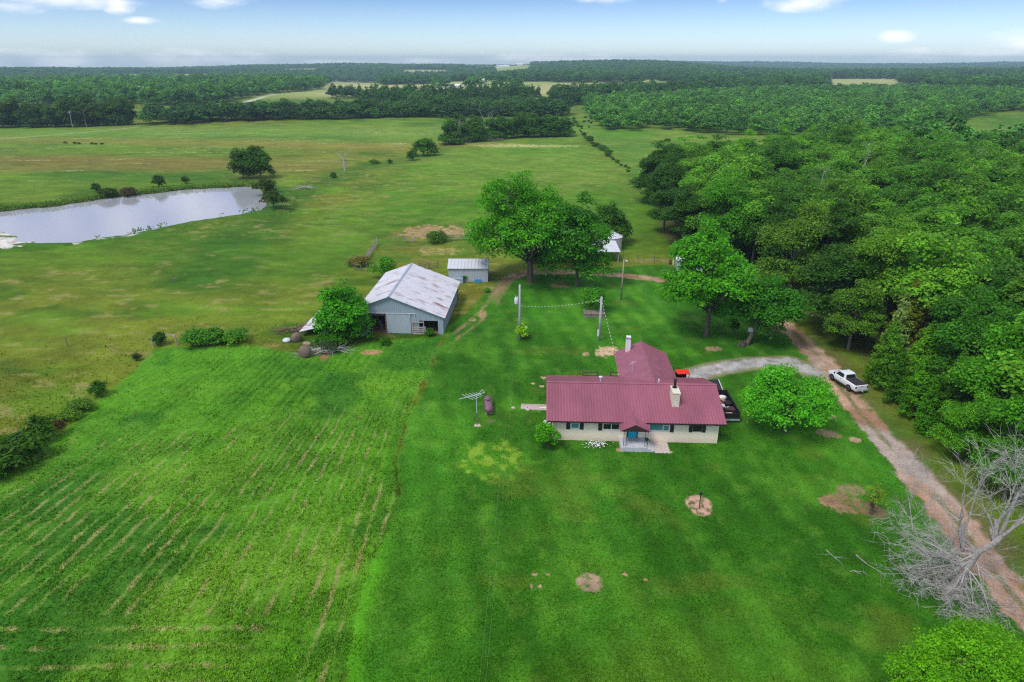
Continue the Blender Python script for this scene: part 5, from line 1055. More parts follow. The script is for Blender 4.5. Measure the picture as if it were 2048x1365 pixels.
# bushes along the fence rows: shared shapes, one thing each
def shrubproto(key, seed, R, H, ls, nl=6, nc=9, npl=34):
    V, lv, lc, cc = crown_np(seed, R, .05, H, nl=nl, nc=nc, npl=npl, ls=ls, cr=R * .34, lobe=.5); PROTO[key] = (crown_mesh('crown', V, lv), trunk_mb(seed, lc, cc, .08, .05, frac=.2, n=5).mesh('trunk', BARK), H)
shrubproto('s1', 31, 1.7, 2.2, .34); shrubproto('s2', 32, 1.5, 2.6, .3); shrubproto('s3', 33, 2.1, 2.0, .32)
SH = [(30, 925, 's3', 2.5, CED * .9, 'big dark bush at the left frame edge beside the hayfield'), (-8, 955, 's1', 2.2, CED, 'dark bush cut by the left frame edge'), (83, 880, 's2', 2.6, s2l(42, 82, 28), 'round dark bush second from the left along the hayfield edge'), (58, 915, 's1', 1.6, CED, 'small dark bush between the two big bushes at the left edge'), (199, 791, 's2', 1.7, s2l(38, 82, 28), 'small round dark bush midway along the hayfield edge'), (160, 822, 's3', 1.2, s2l(62, 104, 44), 'pale green bramble clump along the hayfield edge'), (136, 838, 's3', 1.0, s2l(70, 112, 40), 'yellow green bramble clump lower on the hayfield edge'), (115, 856, 's1', .8, s2l(66, 62, 48), 'brown dry bramble clump on the hayfield edge'), (274, 722, 's2', 1.0, s2l(44, 70, 36), 'tiny dark bush near the corner brace'), (322, 690, 's2', 1.7, s2l(34, 72, 24), 'dark bush inside the corner brace'), (398, 690, 's3', 2.0, s2l(52, 108, 36), 'left part of the green hedge clump right of the corner brace'), (430, 686, 's1', 2.0, s2l(50, 102, 34), 'right part of the green hedge clump right of the corner brace'), (472, 684, 's3', 1.7, s2l(60, 112, 44), 'lone round bush at the end of the hayfield hedge'),
      (848, 312, 's1', 6.5, s2l(48, 92, 34), 'big round bush standing alone in the mid meadow'), (826, 322, 's2', 4.0, s2l(46, 88, 34), 'smaller bush left of the big meadow bush'), (780, 329, 's2', 1.8, s2l(50, 84, 40), 'tiny bush on the ditch below the meadow bush'), (748, 329, 's3', 1.6, s2l(56, 96, 40), 'low bush at the left of the ditch'), (667, 358, 's2', 2.0, s2l(44, 82, 36), 'small bush left of the forked snag'),
      (258, 390, 's3', 2.0, s2l(58, 60, 56), 'brownish bush on the pond dam'), (215, 393, 's3', 2.2, s2l(40, 68, 34), 'dark bush on the pond dam near its left'), (193, 384, 's2', 2.4, s2l(40, 70, 36), 'small dark bush at the left of the pond dam'), (318, 374, 's2', 3.4, s2l(38, 70, 32), 'dark upright bush in the middle of the pond dam'), (371, 368, 's2', 2.2, s2l(40, 74, 34), 'little upright bush right on the pond dam'),
      (874, 483, 's3', 2.0, s2l(54, 92, 36), 'bush growing through the corral rail fence'), (1180, 610, 's1', 1.4, s2l(52, 112, 30), 'low leafy bush on the left of the concrete platform'), (722, 532, 's3', 1.7, s2l(84, 90, 60), 'grey brown bush by the fence stub left of the barn roof'), (930, 563, 's2', 1.2, s2l(48, 96, 40), 'weedy bush against the shed wall'), (975, 585, 's1', .7, s2l(60, 120, 40), 'little weed bush on the lawn in front of the shed'), (672, 690, 's3', 1.9, s2l(46, 104, 26), 'leafy skirt of bush left of the barn tree'), (770, 690, 's1', 1.0, s2l(44, 92, 28), 'weed bush in front of the left barn opening'), (860, 672, 's2', 1.1, s2l(44, 92, 28), 'weed bush in front of the right barn opening'), (1052, 676, 's1', .7, s2l(70, 90, 40), 'low brown green weeds at the transformer pole foot'), (1290, 885, 's1', .5, s2l(50, 110, 28), 'small weed at the porch steps')]
for px, py, k, hh, c, lab in SH:
    x, y = gp(px, py); put(k, 'bush', lab, 'bush', x, y, c, hh, rnd.uniform(0, 6.28), 'bushes about the farm', 1.25 if k == 's3' else 1.0)
fr = gpoly([(1147, 240), (1175, 280), (1215, 310), (1263, 346)]); m_ = 0
for k in range(40):
    s = (k + .5) / 40 * 3; i = min(2, int(s)); f_ = s - i; x = fr[i][0] + (fr[i + 1][0] - fr[i][0]) * f_ + rnd.uniform(-1, 1); y = fr[i][1] + (fr[i + 1][1] - fr[i][1]) * f_
    put('s%d' % rnd.randint(1, 3), 'bush', 'low dark bush in the straight fence row between two pastures', 'bush', x, y, s2l(46, 84, 36) * rnd.uniform(.8, 1.2), rnd.uniform(.5, 2.0) * (.55 if k > 28 else 1), rnd.uniform(0, 6), 'bushes of the pasture fence row', rnd.uniform(.9, 1.3))
# reeds and weeds on the pond dam, as ground cover
def build_reeds():
    g = np.random.default_rng(4); P = []
    for a, b in zip(P_POND[:-1], P_POND[1:]):
        L = math.hypot(b[0] - a[0], b[1] - a[1]); 
        for k in range(int(L * 14)):
            f_ = g.random(); x = a[0] + (b[0] - a[0]) * f_ + g.normal(0, 1.3); y = a[1] + (b[1] - a[1]) * f_ + g.normal(0, 1.3); P.append((x, y))
    P = np.array(P); sd = pond_sd(P[:, 0], P[:, 1]); far = P[:, 1] > np.interp(P[:, 0], [-140, -100, -70], [163, 172, 195])
    P = P[(sd < .6) & (sd > -4.5) & (far | ((g.random(len(P)) < .3) & (fbm(P[:, 0] / 6, P[:, 1] / 6, 77, 2) > .56)))]; n = len(P); sd = pond_sd(P[:, 0], P[:, 1]); pz = .25 * np.exp(-((sd + 3.5) / 2) ** 2) - .25 * sstep(-1.5, 1, sd)
    Q3 = np.repeat(np.stack([P[:, 0], P[:, 1], pz], 1), 5, 0); Q3 += g.normal(0, .3, Q3.shape); Q3[:, 2] = np.repeat(pz, 5) + g.uniform(.0, 1.0, n * 5) ** 1.3 * 1.0
    nn = g.normal(size=(n * 5, 3)) + np.array([0, -.3, .6]); nn /= np.linalg.norm(nn, axis=1, keepdims=True)
    V = leafquads(g, Q3, nn, np.full(n * 5, .5)); lv = g.uniform(.7, 1.35, (n * 5, 1)) * np.ones((1, 3)); o = link('reeds', crown_mesh('reeds', V, lv)); o.color = col4(s2l(62, 98, 42)); struct(o, 'stuff', 'green reeds and weeds along the pond bank')
build_reeds()
# daisies in front of the house wall
def build_flowers():
    g = np.random.default_rng(6); c = gp(1193, 893); n = 130; xy = g.normal(0, 1, (n, 2)) * np.array([.55, .35]) + np.array(c); P = np.concatenate([xy, g.uniform(.2, .38, (n, 1))], 1)
    nn = g.normal(0, .3, (n, 3)) + np.array([0, 0, 1]); nn /= np.linalg.norm(nn, axis=1, keepdims=True); V = leafquads(g, P, nn, np.full(n, .13), 1.0)
    o = link('daisies', npmesh('daisies', V, np.arange(len(V)).reshape(-1, 4), M('petal', (.8, .8, .76), .6, .02))); struct(o, 'stuff', 'white daisies in bloom before the house wall')
build_flowers()

# ------------------------------------------------------------------ the wood right of the drive, tree by tree
for k, (R, z0, z1, ls) in enumerate([(4.8, 2.0, 16.5, .38), (5.3, 2.6, 17.5, .39), (4.3, 1.6, 15.0, .36), (5.0, 2.2, 16, .4), (4.5, 3.0, 18.0, .38)]):
    proto('f%d' % k, 50 + k, R, z0, z1, .26, nl=12, nc=16, npl=92, ls=ls, cr=1.12, lobe=.4, low=.16)
for k, (R, z0, z1, ls) in enumerate([(5.6, 2.2, 16.5, .34), (5.2, 1.6, 15.5, .36)]):
    proto('n%d' % k, 70 + k, R, z0, z1, .3, nl=13, nc=16, npl=110, ls=ls, cr=1.2, lobe=.4, low=.14)
cproto('c0', 80, 2.4, .2, 8.5, 5200, .36, 30); cproto('c1', 81, 2.0, .2, 9.5, 4600, .34, 30)
EDGE = [  # hand placed trees: x, y, proto, height, colour, label
    (40.6, 126, 'n0', 17.5, s2l(52, 112, 30), 'tall bright green tree at the wood edge behind the right shade tree'), (45.5, 107, 'n1', 16.5, s2l(64, 104, 44), 'olive green oak with pale bare limbs at the wood edge'), (52, 91.5, 'n0', 16.5, s2l(72, 118, 44), 'broad light green oak behind the pickup, highest near the drive'),
    (45.2, 84.5, 'n1', 10.5, s2l(62, 104, 44), 'low leafy oak hanging over the drive beyond the pickup'), (47.0, 77.2, 'c1', 10.2, s2l(92, 122, 92), 'silvery blue green conifer right of the pickup'), (49.4, 79.8, 'c0', 11, s2l(72, 92, 34), 'olive cedar behind the silvery conifer'), (44.0, 73.2, 'c0', 8.4, s2l(60, 108, 34), 'cedar beside the pickup, nearest its right side'), (46.2, 70.4, 'c0', 9.0, s2l(66, 116, 30), 'light green cedar two trees right of the pickup'), (43.2, 69.2, 'c1', 6.6, s2l(46, 92, 28), 'low dark cedar on the drive verge right of the pickup'), (43.6, 65.8, 'c0', 7.0, s2l(58, 112, 24), 'bright green cedar on the drive verge below the pickup'), (43.0, 62.4, 'c1', 6.2, s2l(50, 104, 24), 'small rounded cedar on the drive verge right of the bare earth'), (46.4, 64.2, 'c0', 8.4, s2l(46, 90, 28), 'dark cedar second row back from the drive verge'),
    (50.0, 67.5, 'n0', 14, s2l(46, 100, 36), 'deep green oak at the right frame edge above the cedars'), (48.2, 60, 'n1', 13.5, s2l(58, 118, 34), 'rounded green oak at the right frame edge beside the cedars'), (43.6, 57.5, 'n1', 7.6, s2l(64, 122, 36), 'low green tree behind the upright dead branches'), (46.0, 52.5, 'n0', 12.0, s2l(54, 112, 34), 'green oak at the right frame edge above the dead tree'), (54, 74, 'f0', 15, s2l(42, 92, 36), 'dark oak behind the cedars at the right frame edge'), (43.4, 50.5, 'n1', 6.4, s2l(50, 104, 32), 'low green bushy tree behind the right dead branches')]
for x, y, k, hh, c, lab in EDGE: put(k, 'wood_tree', lab, 'tree', x, y, c, hh, rnd.uniform(0, 6.28), 'trees of the wood right of the drive')
def jgrid(poly, sp, seed, jit=.38):
    q = random.Random(seed); xs = [p[0] for p in poly]; ys = [p[1] for p in poly]; out = []; y = min(ys); row = 0
    while y < max(ys):
        x = min(xs) + (sp / 2 if row % 2 else 0)
        while x < max(xs): out.append((x + q.uniform(-jit, jit) * sp, y + q.uniform(-jit, jit) * sp)); x += sp
        y += sp * .87; row += 1
    P = np.array(out); return P[psd(P[:, 0], P[:, 1], poly) > 0]
def inview(P, m=6): return P[np.abs(P[:, 0]) < P[:, 1] * .76 + m + 4]
WP = inview(jgrid(P_WOOD, 8.0, 3)); WP = WP[np.array([min((x - a) ** 2 + (y - b) ** 2 for a, b, *_ in EDGE) > 20 for x, y in WP])]; WP = WP[WP[:, 1] > 56]
order = np.argsort(WP[:, 0] ** 2 + WP[:, 1] ** 2); WP = WP[order]; NIND = 215
dW = psd(WP[:, 0], WP[:, 1], P_WOOD)
for i, (x, y) in enumerate(WP[:NIND]):
    edge_l = dW[i] < 6 and x < 62 and y < 205
    zone = ('dark oak in the outer row of the wood facing the mid meadow' if edge_l else 'green oak in the crowded front of the wood, left of the right frame edge' if y < 100 else 'green oak deep in the wood behind the olive edge oak' if y < 140 else 'dark green oak in the middle depth of the closed wood canopy' if y < 180 else 'small looking oak along the far rim of the wood')
    c = FOR[rnd.randint(0, 4)] * rnd.uniform(1.0, 1.7)
    if edge_l: c = FOR[2] * rnd.uniform(.9, 1.1)
    put('f%d' % rnd.randint(0, 4), 'wood_tree', zone, 'tree', x, y, c, rnd.uniform(12.5, 18.5) * (.92 if edge_l else 1), rnd.uniform(0, 6.28), 'trees of the wood right of the drive', rnd.uniform(1.1, 1.5))
# a few bare limbs showing through the canopy
for k, (x, y, hh) in enumerate([(76, 152, 17.5), (62, 139, 17), (105, 160, 17.5)]):
    q = random.Random(60 + k); mb = MB(); branches(mb, q, Vector((0, 0, hh - 7)), Vector((.1, 0, 1)), 6, .16, 2, 0, .6); mb.tube([(0, 0, -.2), (0, 0, hh - 7)], [.3, .18], 6)
    tag(part('dead_tree', mb, DEADWOOD, None, False, 0, (x, y, 0)), ['bare grey limbs poking out in the middle of the wood canopy', 'bare grey limbs poking out at the left of the wood canopy', 'bare grey limbs poking out at the right of the wood canopy'][k], 'dead tree', 'dead trees in the wood')

# ------------------------------------------------------------------ tree lines beyond the field
for k, (R, z0, z1) in enumerate([(5.2, .5, 13.5), (6.0, .6, 14.5), (4.6, .4, 12.0)]): proto('t%d' % k, 90 + k, R, z0, z1, .3, nl=13, nc=14, npl=22, ls=.85, cr=1.5, lobe=.46, low=.1)
proto('p0', 96, 2.4, 4.5, 15.5, .22, nl=6, nc=7, npl=18, ls=.75, cr=1.0, lobe=.5)
T1 = [(-40, 254), (-15, 253), (10, 255), (38, 253), (62, 255), (85, 252), (108, 254), (130, 252), (150, 254), (172, 251), (195, 252), (217, 250), (238, 250), (256, 249), (20, 243), (60, 243), (100, 242), (140, 242), (180, 240), (220, 240), (250, 240)]
for i, (a, b) in enumerate(T1):
    x, y = gp(a, b); f_ = i < 14
    put('t%d' % rnd.randint(0, 2), 'field_tree', 'dark front row tree of the tree line beyond the far meadow at left' if f_ else 'dark back row tree of the tree line beyond the far meadow at left', 'tree', x, y, s2l(44, 78, 36) * rnd.uniform(.8, 1.15), rnd.uniform(10, 17), rnd.uniform(0, 6), 'trees of the left tree line', 1.05)
C1 = [(900, 288, 12), (925, 284, 9), (915, 276, 12), (955, 281, 9.5), (985, 277, 10), (1008, 276, 10), (1035, 274, 12), (1062, 273, 12), (1085, 271, 9.5), (1110, 271, 10.5), (1130, 270, 9.5), (950, 272, 10), (1000, 268, 9.5), (1045, 266, 11), (1100, 265, 9)]
for i, (a, b, hh) in enumerate(C1):
    x, y = gp(a, b); put('t%d' % (i % 3), 'thicket_tree', 'dark tree at the back of the mid field thicket' if i > 10 else 'dark round tree along the front of the mid field thicket', 'tree', x, y, s2l(42, 82, 34) * rnd.uniform(.85, 1.25), hh, rnd.uniform(0, 6), 'trees of the field thicket', 1.1 if hh > 11 else 1.35)
for k in range(22):
    f_ = k / 21; put('s%d' % rnd.randint(1, 3), 'bush', 'leafy undergrowth bush at the foot of the mid field thicket', 'bush', *gp(898 + 240 * f_, 289 - 17 * min(1, f_ * 1.6) + rnd.uniform(-1, 1)), s2l(46, 88, 36) * rnd.uniform(.8, 1.2), rnd.uniform(2.2, 4.2), rnd.uniform(0, 6), 'undergrowth of the field thicket', 1.5)
for k in range(20): put('s%d' % rnd.randint(1, 3), 'bush', 'dark undergrowth bush at the foot of the left tree line', 'bush', *gp(-20 + 14.5 * k, 254 - k * .2), s2l(40, 74, 34) * rnd.uniform(.8, 1.2), rnd.uniform(2, 4.5), rnd.uniform(0, 6), 'undergrowth of the left tree line', 1.7)
for k, (a, b, hh) in enumerate([(916, 287, 11), (972, 275, 14)]):
    q = random.Random(70 + k); mb = MB(); mb.tube([(0, 0, -.2), (0, 0, hh * .5)], [.28, .2], 6)
    for d in ((-.4, 0, 1), (.4, 0, 1), (.1, -.3, 1)): branches(mb, q, Vector((0, 0, hh * .45)), Vector(d), hh * .5, .14, 2, 0, .5)
    tag(part('dead_tree', mb, DEADWOOD, None, False, 0, (*gp(a, b - 1), 0)), ['pale bare tree at the left end of the field thicket', 'pale bare tree rising from the middle of the field thicket'][k], 'dead tree', 'bare trees of the field thicket')

# ------------------------------------------------------------------ far woods: one stuff object per wood, tree shapes set on points
FARC = bpy.data.collections.new('far_tree_shapes')
for k, (R, H, nl, nc, npl, ls) in enumerate([(6.0, 14, 7, 10, 16, 1.1), (6.8, 13, 8, 10, 16, 1.15), (5.4, 15, 7, 10, 15, 1.1), (6.4, 12, 7, 10, 16, 1.15)]):
    V, lv, lc, cc = crown_np(120 + k, R, .2, H, nl=nl, nc=nc, npl=npl, ls=ls, cr=1.7, lobe=.46)
    FARC.objects.link(bpy.data.objects.new('far_tree', crown_mesh('far_tree', V, lv, LEAFFAR)))
V, lv, lc, cc = crown_np(130, 2.6, 5, 17, nl=6, nc=7, npl=14, ls=.9, cr=1.1); FARC.objects.link(bpy.data.objects.new('far_tree', crown_mesh('far_tree', V, lv, LEAFFAR)))
def gn_group():
    ng = bpy.data.node_groups.new('trees_on_points', 'GeometryNodeTree'); ng.interface.new_socket('Geometry', in_out='INPUT', socket_type='NodeSocketGeometry'); ng.interface.new_socket('Geometry', in_out='OUTPUT', socket_type='NodeSocketGeometry')
    n = ng.nodes.new; L = ng.links.new; gi = n('NodeGroupInput'); go = n('NodeGroupOutput'); ip = n('GeometryNodeInstanceOnPoints'); ci = n('GeometryNodeCollectionInfo'); ci.inputs['Collection'].default_value = FARC; ci.inputs['Separate Children'].default_value = True; ci.inputs['Reset Children'].default_value = True
    def na(nm, ty): a = n('GeometryNodeInputNamedAttribute'); a.data_type = ty; a.inputs['Name'].default_value = nm; return a.outputs['Attribute']
    e2r = n('FunctionNodeEulerToRotation'); L(na('rot', 'FLOAT_VECTOR'), e2r.inputs[0]); ip.inputs['Pick Instance'].default_value = True
    L(gi.outputs[0], ip.inputs['Points']); L(ci.outputs[0], ip.inputs['Instance']); L(na('idx', 'INT'), ip.inputs['Instance Index']); L(e2r.outputs[0], ip.inputs['Rotation']); L(na('scl', 'FLOAT_VECTOR'), ip.inputs['Scale']); L(ip.outputs[0], go.inputs[0]); return ng
NG = gn_group()
def wood(name, label, P, hmin, hmax, cols, seed, wide=1.0, pines=0.0, z=None):
    g = np.random.default_rng(seed); n = len(P); me = bpy.data.meshes.new(name); me.vertices.add(n); zz = hill(P[:, 0], P[:, 1]) if z is None else z
    me.vertices.foreach_set('co', np.stack([P[:, 0], P[:, 1], zz], 1).astype(np.float32).ravel())
    s = g.uniform(hmin, hmax, n) / 13.5; w_ = s * g.uniform(.85, 1.2, n) * wide
    a = me.attributes.new('scl', 'FLOAT_VECTOR', 'POINT'); a.data.foreach_set('vector', np.stack([w_, w_, s], 1).astype(np.float32).ravel())
    a = me.attributes.new('rot', 'FLOAT_VECTOR', 'POINT'); a.data.foreach_set('vector', np.stack([np.zeros(n), np.zeros(n), g.uniform(0, 6.283, n)], 1).astype(np.float32).ravel())
    ix = g.integers(0, 4, n); ix[g.random(n) < pines] = 4; s = s * np.where(g.random(n) < .12, 1.25, 1); a = me.attributes.new('idx', 'INT', 'POINT'); a.data.foreach_set('value', ix.astype(np.int32))
    c = np.array(cols)[g.integers(0, len(cols), n)] * np.array([1.8, 1.85, 1.15]) * g.uniform(.75, 1.3, (n, 1)); c4 = np.ones((n, 4), np.float32); c4[:, :3] = c; a = me.attributes.new('tint', 'FLOAT_COLOR', 'POINT'); a.data.foreach_set('color', c4.ravel())
    o = link(name, me); md = o.modifiers.new('trees', 'NODES'); md.node_group = NG; struct(o, 'stuff', label); return o
DK = [s2l(46, 82, 38), s2l(42, 74, 38), s2l(50, 88, 40)]; MD = [s2l(54, 96, 40), s2l(60, 102, 44), s2l(48, 88, 40)]; LT = [s2l(72, 118, 50), s2l(64, 108, 46), s2l(56, 98, 44)]
if len(WP) > NIND: wood('far_wood_rim', 'farthest trees of the wood right of the drive', WP[NIND:], 13.5, 17.5, FOR, 1)
T2 = gpoly([(293, 252), (350, 249), (480, 245), (640, 241), (880, 237), (1000, 236), (1130, 234), (1138, 226), (1040, 220), (900, 222), (820, 226), (700, 230), (560, 233), (450, 236), (300, 240)])
wood('tree_line', 'long dark tree line closing the far side of the meadow', inview(jgrid(T2, 8.5, 21)), 7.5, 12.0, DK, 2, 1.35)
T3 = gpoly([(720, 222), (850, 222), (1060, 214), (1085, 200), (1040, 196), (960, 200), (880, 204), (800, 200), (720, 205)])
wood('tall_grove', 'taller pines and trees behind the middle of the tree line', inview(jgrid(T3, 13, 22)), 11, 15, DK, 3, .9, .45)
T3b = gpoly([(660, 194), (720, 194), (720, 200), (660, 200)]); wood('hay_grove', 'small dark grove in the pale hay meadow far off', inview(jgrid(T3b, 11, 23)), 9, 13, DK, 4)
W2 = gpoly([(1170, 222), (1168, 210), (1185, 245), (1215, 262), (1245, 266), (1300, 260), (1370, 262), (1420, 270), (1640, 272), (1800, 268), (1880, 252), (1930, 240), (2010, 225), (2150, 222), (2150, 198), (1900, 186), (1700, 186), (1500, 188), (1300, 192), (1185, 198)])
wood('scrub_wood', 'lighter green scrub wood beyond the right pasture', inview(jgrid(W2, 9.5, 24)), 6.5, 11.5, LT, 5, 1.15)
T4 = gpoly([(1105, 212), (1270, 205), (1420, 196), (1500, 188), (1560, 187), (1560, 181), (1300, 188), (1110, 198)])
wood('dark_belt', 'belt of tall dark trees behind the scrub wood', inview(jgrid(T4, 11, 25)), 11, 15, DK, 6, 1.2)
T4b = gpoly([(1560, 187), (1700, 186), (1900, 184), (2000, 186), (2000, 181), (1560, 181)])
wood('dark_belt', 'lower dark trees in front of the pale clearing on the right', inview(jgrid(T4b, 11, 29)), 6.5, 9.5, DK, 16, 1.4)
T5 = gpoly([(855, 186), (1060, 184), (1060, 178), (855, 180)]); wood('farmstead_grove', 'scattered tall trees about the distant white farmstead', inview(jgrid(T5, 42, 26)), 13, 21, MD, 7, 1.2)
WL_ = gpoly([(-220, 212), (0, 210), (120, 214), (250, 211), (360, 214), (440, 208), (500, 195), (560, 187), (640, 179), (648, 168), (300, 165), (-220, 165)])
wood('left_wood', 'broad wood on the left beyond the tree line', inview(jgrid(WL_, 12, 27)), 9, 17, MD + LT, 8, 1.15)
# everything beyond: wooded country with clearings
def build_far():
    g = np.random.default_rng(9); out = []; r = 1000.0
    while r < 6500:
        sp = 12.5 if r < 1800 else 12.5 + (r - 1800) * .0045; th = np.arange(-42, 42, math.degrees(sp / r)); th = th + g.uniform(-.4, .4, len(th)) * math.degrees(sp / r)
        rr = r + g.uniform(-.4, .4, len(th)) * sp; out.append(np.stack([rr * np.sin(np.radians(th)), rr * np.cos(np.radians(th))], 1)); r += sp * .95
    P = np.concatenate(out); X, Y = P[:, 0], P[:, 1]; r = np.hypot(X, Y); px = 1024 + F * X / (Y * CP + CAMZ * SP)
    keep = np.ones(len(P), bool)
    n1 = (fbm(X / 40, Y / 40, 70, 2) - .5) * 60
    def clear(x0, x1, r0, r1):
        nonlocal keep
        keep &= ~((px > x0 + n1 * .25) & (px < x1 + n1 * .25) & (r > r0) & (r < r1 + n1))
    near = r < 1330 
    keep &= ~(near & (px < 1100)); keep &= ~(near & (px >= 1100) & (px < 1400) & (r < 1280)); 
    clear(652, 760, 856, 2000); clear(770, 905, 900, 1250); clear(925, 1065, 2600, 4100); clear(990, 1060, 1900, 4100); clear(240, 290, 1280, 2700); clear(1650, 1800, 700, 1800); clear(1790, 1850, 700, 1400); clear(880, 1000, 1350, 1600); clear(560, 640, 2500, 3300); clear(420, 500, 2400, 3000); clear(800, 900, 2300, 3000); clear(1280, 1340, 1300, 1500); clear(1420, 1500, 1600, 2300); clear(1900, 1990, 1400, 1900); clear(120, 190, 2400, 2900); clear(340, 420, 1500, 2600); clear(1093, 1101, 2500, 5000)
    keep &= ~((psd(X, Y, WL_) > -8))
    P = P[keep]; n = len(P)
    r = np.hypot(P[:, 0], P[:, 1])
    o = wood('distant_woods', 'wooded hills fading into the blue distance', P, 11, 17, MD + DK, 10, 1.25)
    me = o.data; s = np.empty(n * 3, np.float32); me.attributes['scl'].data.foreach_get('vector', s); s = s.reshape(-1, 3); k = np.maximum(1, (12.5 + np.maximum(r - 1800, 0) * .0045) / 12.5 * .92)[:, None]; s[:, :2] *= k; me.attributes['scl'].data.foreach_set('vector', s.ravel())
build_far()

# ================================================================== small far things
def cowmesh():
    mb = MB(); mb.lathe([(.05, -1.0), (.3, -.95), (.42, -.6), (.46, 0), (.43, .5), (.34, .85), (.22, 1.05), (.17, 1.3)], 10, (0, 0, 1.0), 'Y'); mb.tube([(0, 1.1, 1.1), (0, 1.4, 1.15), (0, 1.75, .95)], [.2, .17, .1], 8)
    for x in (-.24, .24):
        for y in (-.75, .65): mb.tube([(x, y, .9), (x, y - .03, .5), (x, y, 0)], [.15, .09, .07], 6)
    mb.tube([(0, -1.0, 1.2), (0, -1.1, .6)], .03, 4); mb.tube([(-.28, 1.38, 1.25), (.28, 1.38, 1.25)], .05, 5); return mb
cm1 = cowmesh().mesh('cow', M('black_hide', (.015, .013, .012), .8, .3), True)
COWS = [((1168, 246), 'black cow grazing highest in the right pasture by the fence row'), ((1177, 245), 'black cow second from the fence row at the top of the right pasture'), ((1182, 249), 'black cow just right of the pair by the fence row'), ((1178, 257), 'black cow standing lowest in the right pasture'), ((1213, 250), 'black cow near the scrub wood edge'), ((1170, 238), 'black cow farthest up the right pasture')]
for (a, b), lb in COWS: tag(link('cow', cm1, None, (*gp(a, b), 0), rnd.uniform(0, 6.28)), lb, 'cow', 'cattle in the right pasture')
for k, (a, b) in enumerate([(130, 287), (150, 288), (158, 289), (185, 289), (192, 290), (205, 290)]): put('s3', 'bush', 'tiny dark weed clump in a row across the far left meadow', 'bush', *gp(a, b), s2l(34, 56, 28), .8, rnd.uniform(0, 6), 'weed clumps in the far left meadow')
def at(px, r, z=None):
    x = (px - 1024) / F * (r * CP + CAMZ * SP); zz = float(hill(np.array([x]), np.array([float(r)]))[0]) if z is None else z; return (x, float(r), zz)
def fbarn(label, px, r, w_, d_, h_, rise, wm, rm, cat='building', name='farm_building'):
    t = thing(name, label, cat, at(px, r)); m_ = MB().box(-w_ / 2, 0, -1, w_ / 2, d_, h_).prism([(-w_ / 2, 0, h_), (-w_ / 2, d_, h_), (-w_ / 2, d_ / 2, h_ + rise)], (w_, 0, 0)); part('wall', m_, wm, t)
    rm_ = MB(); roof_slope(rm_, (-w_ / 2 - .5, -.6, h_ - .2), (w_ / 2 + .5, -.6, h_ - .2), (-w_ / 2 - .5, d_ / 2, h_ + rise), (w_ / 2 + .5, d_ / 2, h_ + rise), 2, .15); roof_slope(rm_, (w_ / 2 + .5, d_ + .6, h_ - .2), (-w_ / 2 - .5, d_ + .6, h_ - .2), (w_ / 2 + .5, d_ / 2, h_ + rise), (-w_ / 2 - .5, d_ / 2, h_ + rise), 2, .15); part('roof', rm_, rm, t)
FW = M('far_white', (.78, .78, .76), .6, .02)
fbarn('white farm building among the distant grove', 888, 1010, 22, 12, 5, 3, FW, FW); fbarn('smaller white farm building right of the distant one', 912, 1030, 12, 8, 4, 2, FW, FW); fbarn('long low pale shed beside the far silo', 955, 1000, 18, 8, 3.2, 1.6, FW, M('far_tan', (.6, .55, .45), .7, .05))
t = thing('silo', 'pale concrete silo by the far farmstead', 'silo', at(967, 1005)); part('tower', MB().lathe([(2.4, -1), (2.4, 12)], 16), M('silo_concrete', (.5, .42, .36), .8, .1), t); part('dome', MB().lathe([(2.45, 12), (2.2, 12.8), (1.2, 13.6), (.1, 13.9)], 16), PALE, t)
for k, (px, r) in enumerate([(1000, 3300), (1012, 3350), (1040, 3600), (330, 2300)]): fbarn(['leftmost white building on the ridge clearing', 'middle white building on the ridge clearing', 'rightmost white building on the ridge clearing', 'white building far off on the left ridge'][k], px, r, 30, 16, 7, 3, FW, FW)
t = thing('radio_tower', 'slim lattice radio tower on the horizon', 'tower', at(1122, 4200)); q = MB()
for a in range(3): q.tube([(1.2 * math.cos(a * 2.09), 1.2 * math.sin(a * 2.09), 0), (.6 * math.cos(a * 2.09), .6 * math.sin(a * 2.09), 52)], .35, 4)
for z in range(0, 50, 3): q.tube([(1.2, 0, z), (-.6, .9, z + 1.5), (-.6, -.9, z + 3)], .15, 3)
part('lattice', q, M('tower_steel', (.45, .45, .48), .6, .05), t)
def fpole(px, py, lab, hh=9.5):
    t = thing('power_pole', lab, 'power pole', (*gp(px, py), 0), 0, 'poles along the far left road'); part('pole', MB().tube([(0, 0, -.3), (.2, 0, hh)], .14, 6), POLEW, t); part('crossarm', MB().box(-1.1, -.1, hh - .8, 1.3, .1, hh - .6), POLEW, t)
fpole(146, 257, 'pale power pole by the far left road'); fpole(173, 254, 'second pale power pole right along the far left road'); fpole(260, 247, 'power pole at the end of the far left road', 8)
build_grass()

# ================================================================== air, sky, sun, camera
hz = MB().box(-7300, -7300, -75, 7300, 7300, 74)
hm_ = bpy.data.materials.new('haze'); nt = nodes(hm_); out = N(nt, 'ShaderNodeOutputMaterial'); pv_ = N(nt, 'ShaderNodeVolumePrincipled')
pv_.inputs['Color'].default_value = (.60, .86, 1, 1); pv_.inputs['Density'].default_value = .00015; pv_.inputs['Anisotropy'].default_value = .1; nt.links.new(pv_.outputs[0], out.inputs['Volume'])
HAZE = link('haze', hz.mesh('haze', hm_)); struct(HAZE, 'stuff', 'thin blue summer haze over the distance')
SUN_EL, SUN_AZ = 57, -135           # azimuth from +Y, negative to the left
wd = bpy.data.worlds.new('World'); sc.world = wd; wd.use_nodes = True; nt = wd.node_tree; nt.nodes.clear(); L = nt.links.new
out = N(nt, 'ShaderNodeOutputWorld'); bg = N(nt, 'ShaderNodeBackground'); bg.inputs['Strength'].default_value = .10
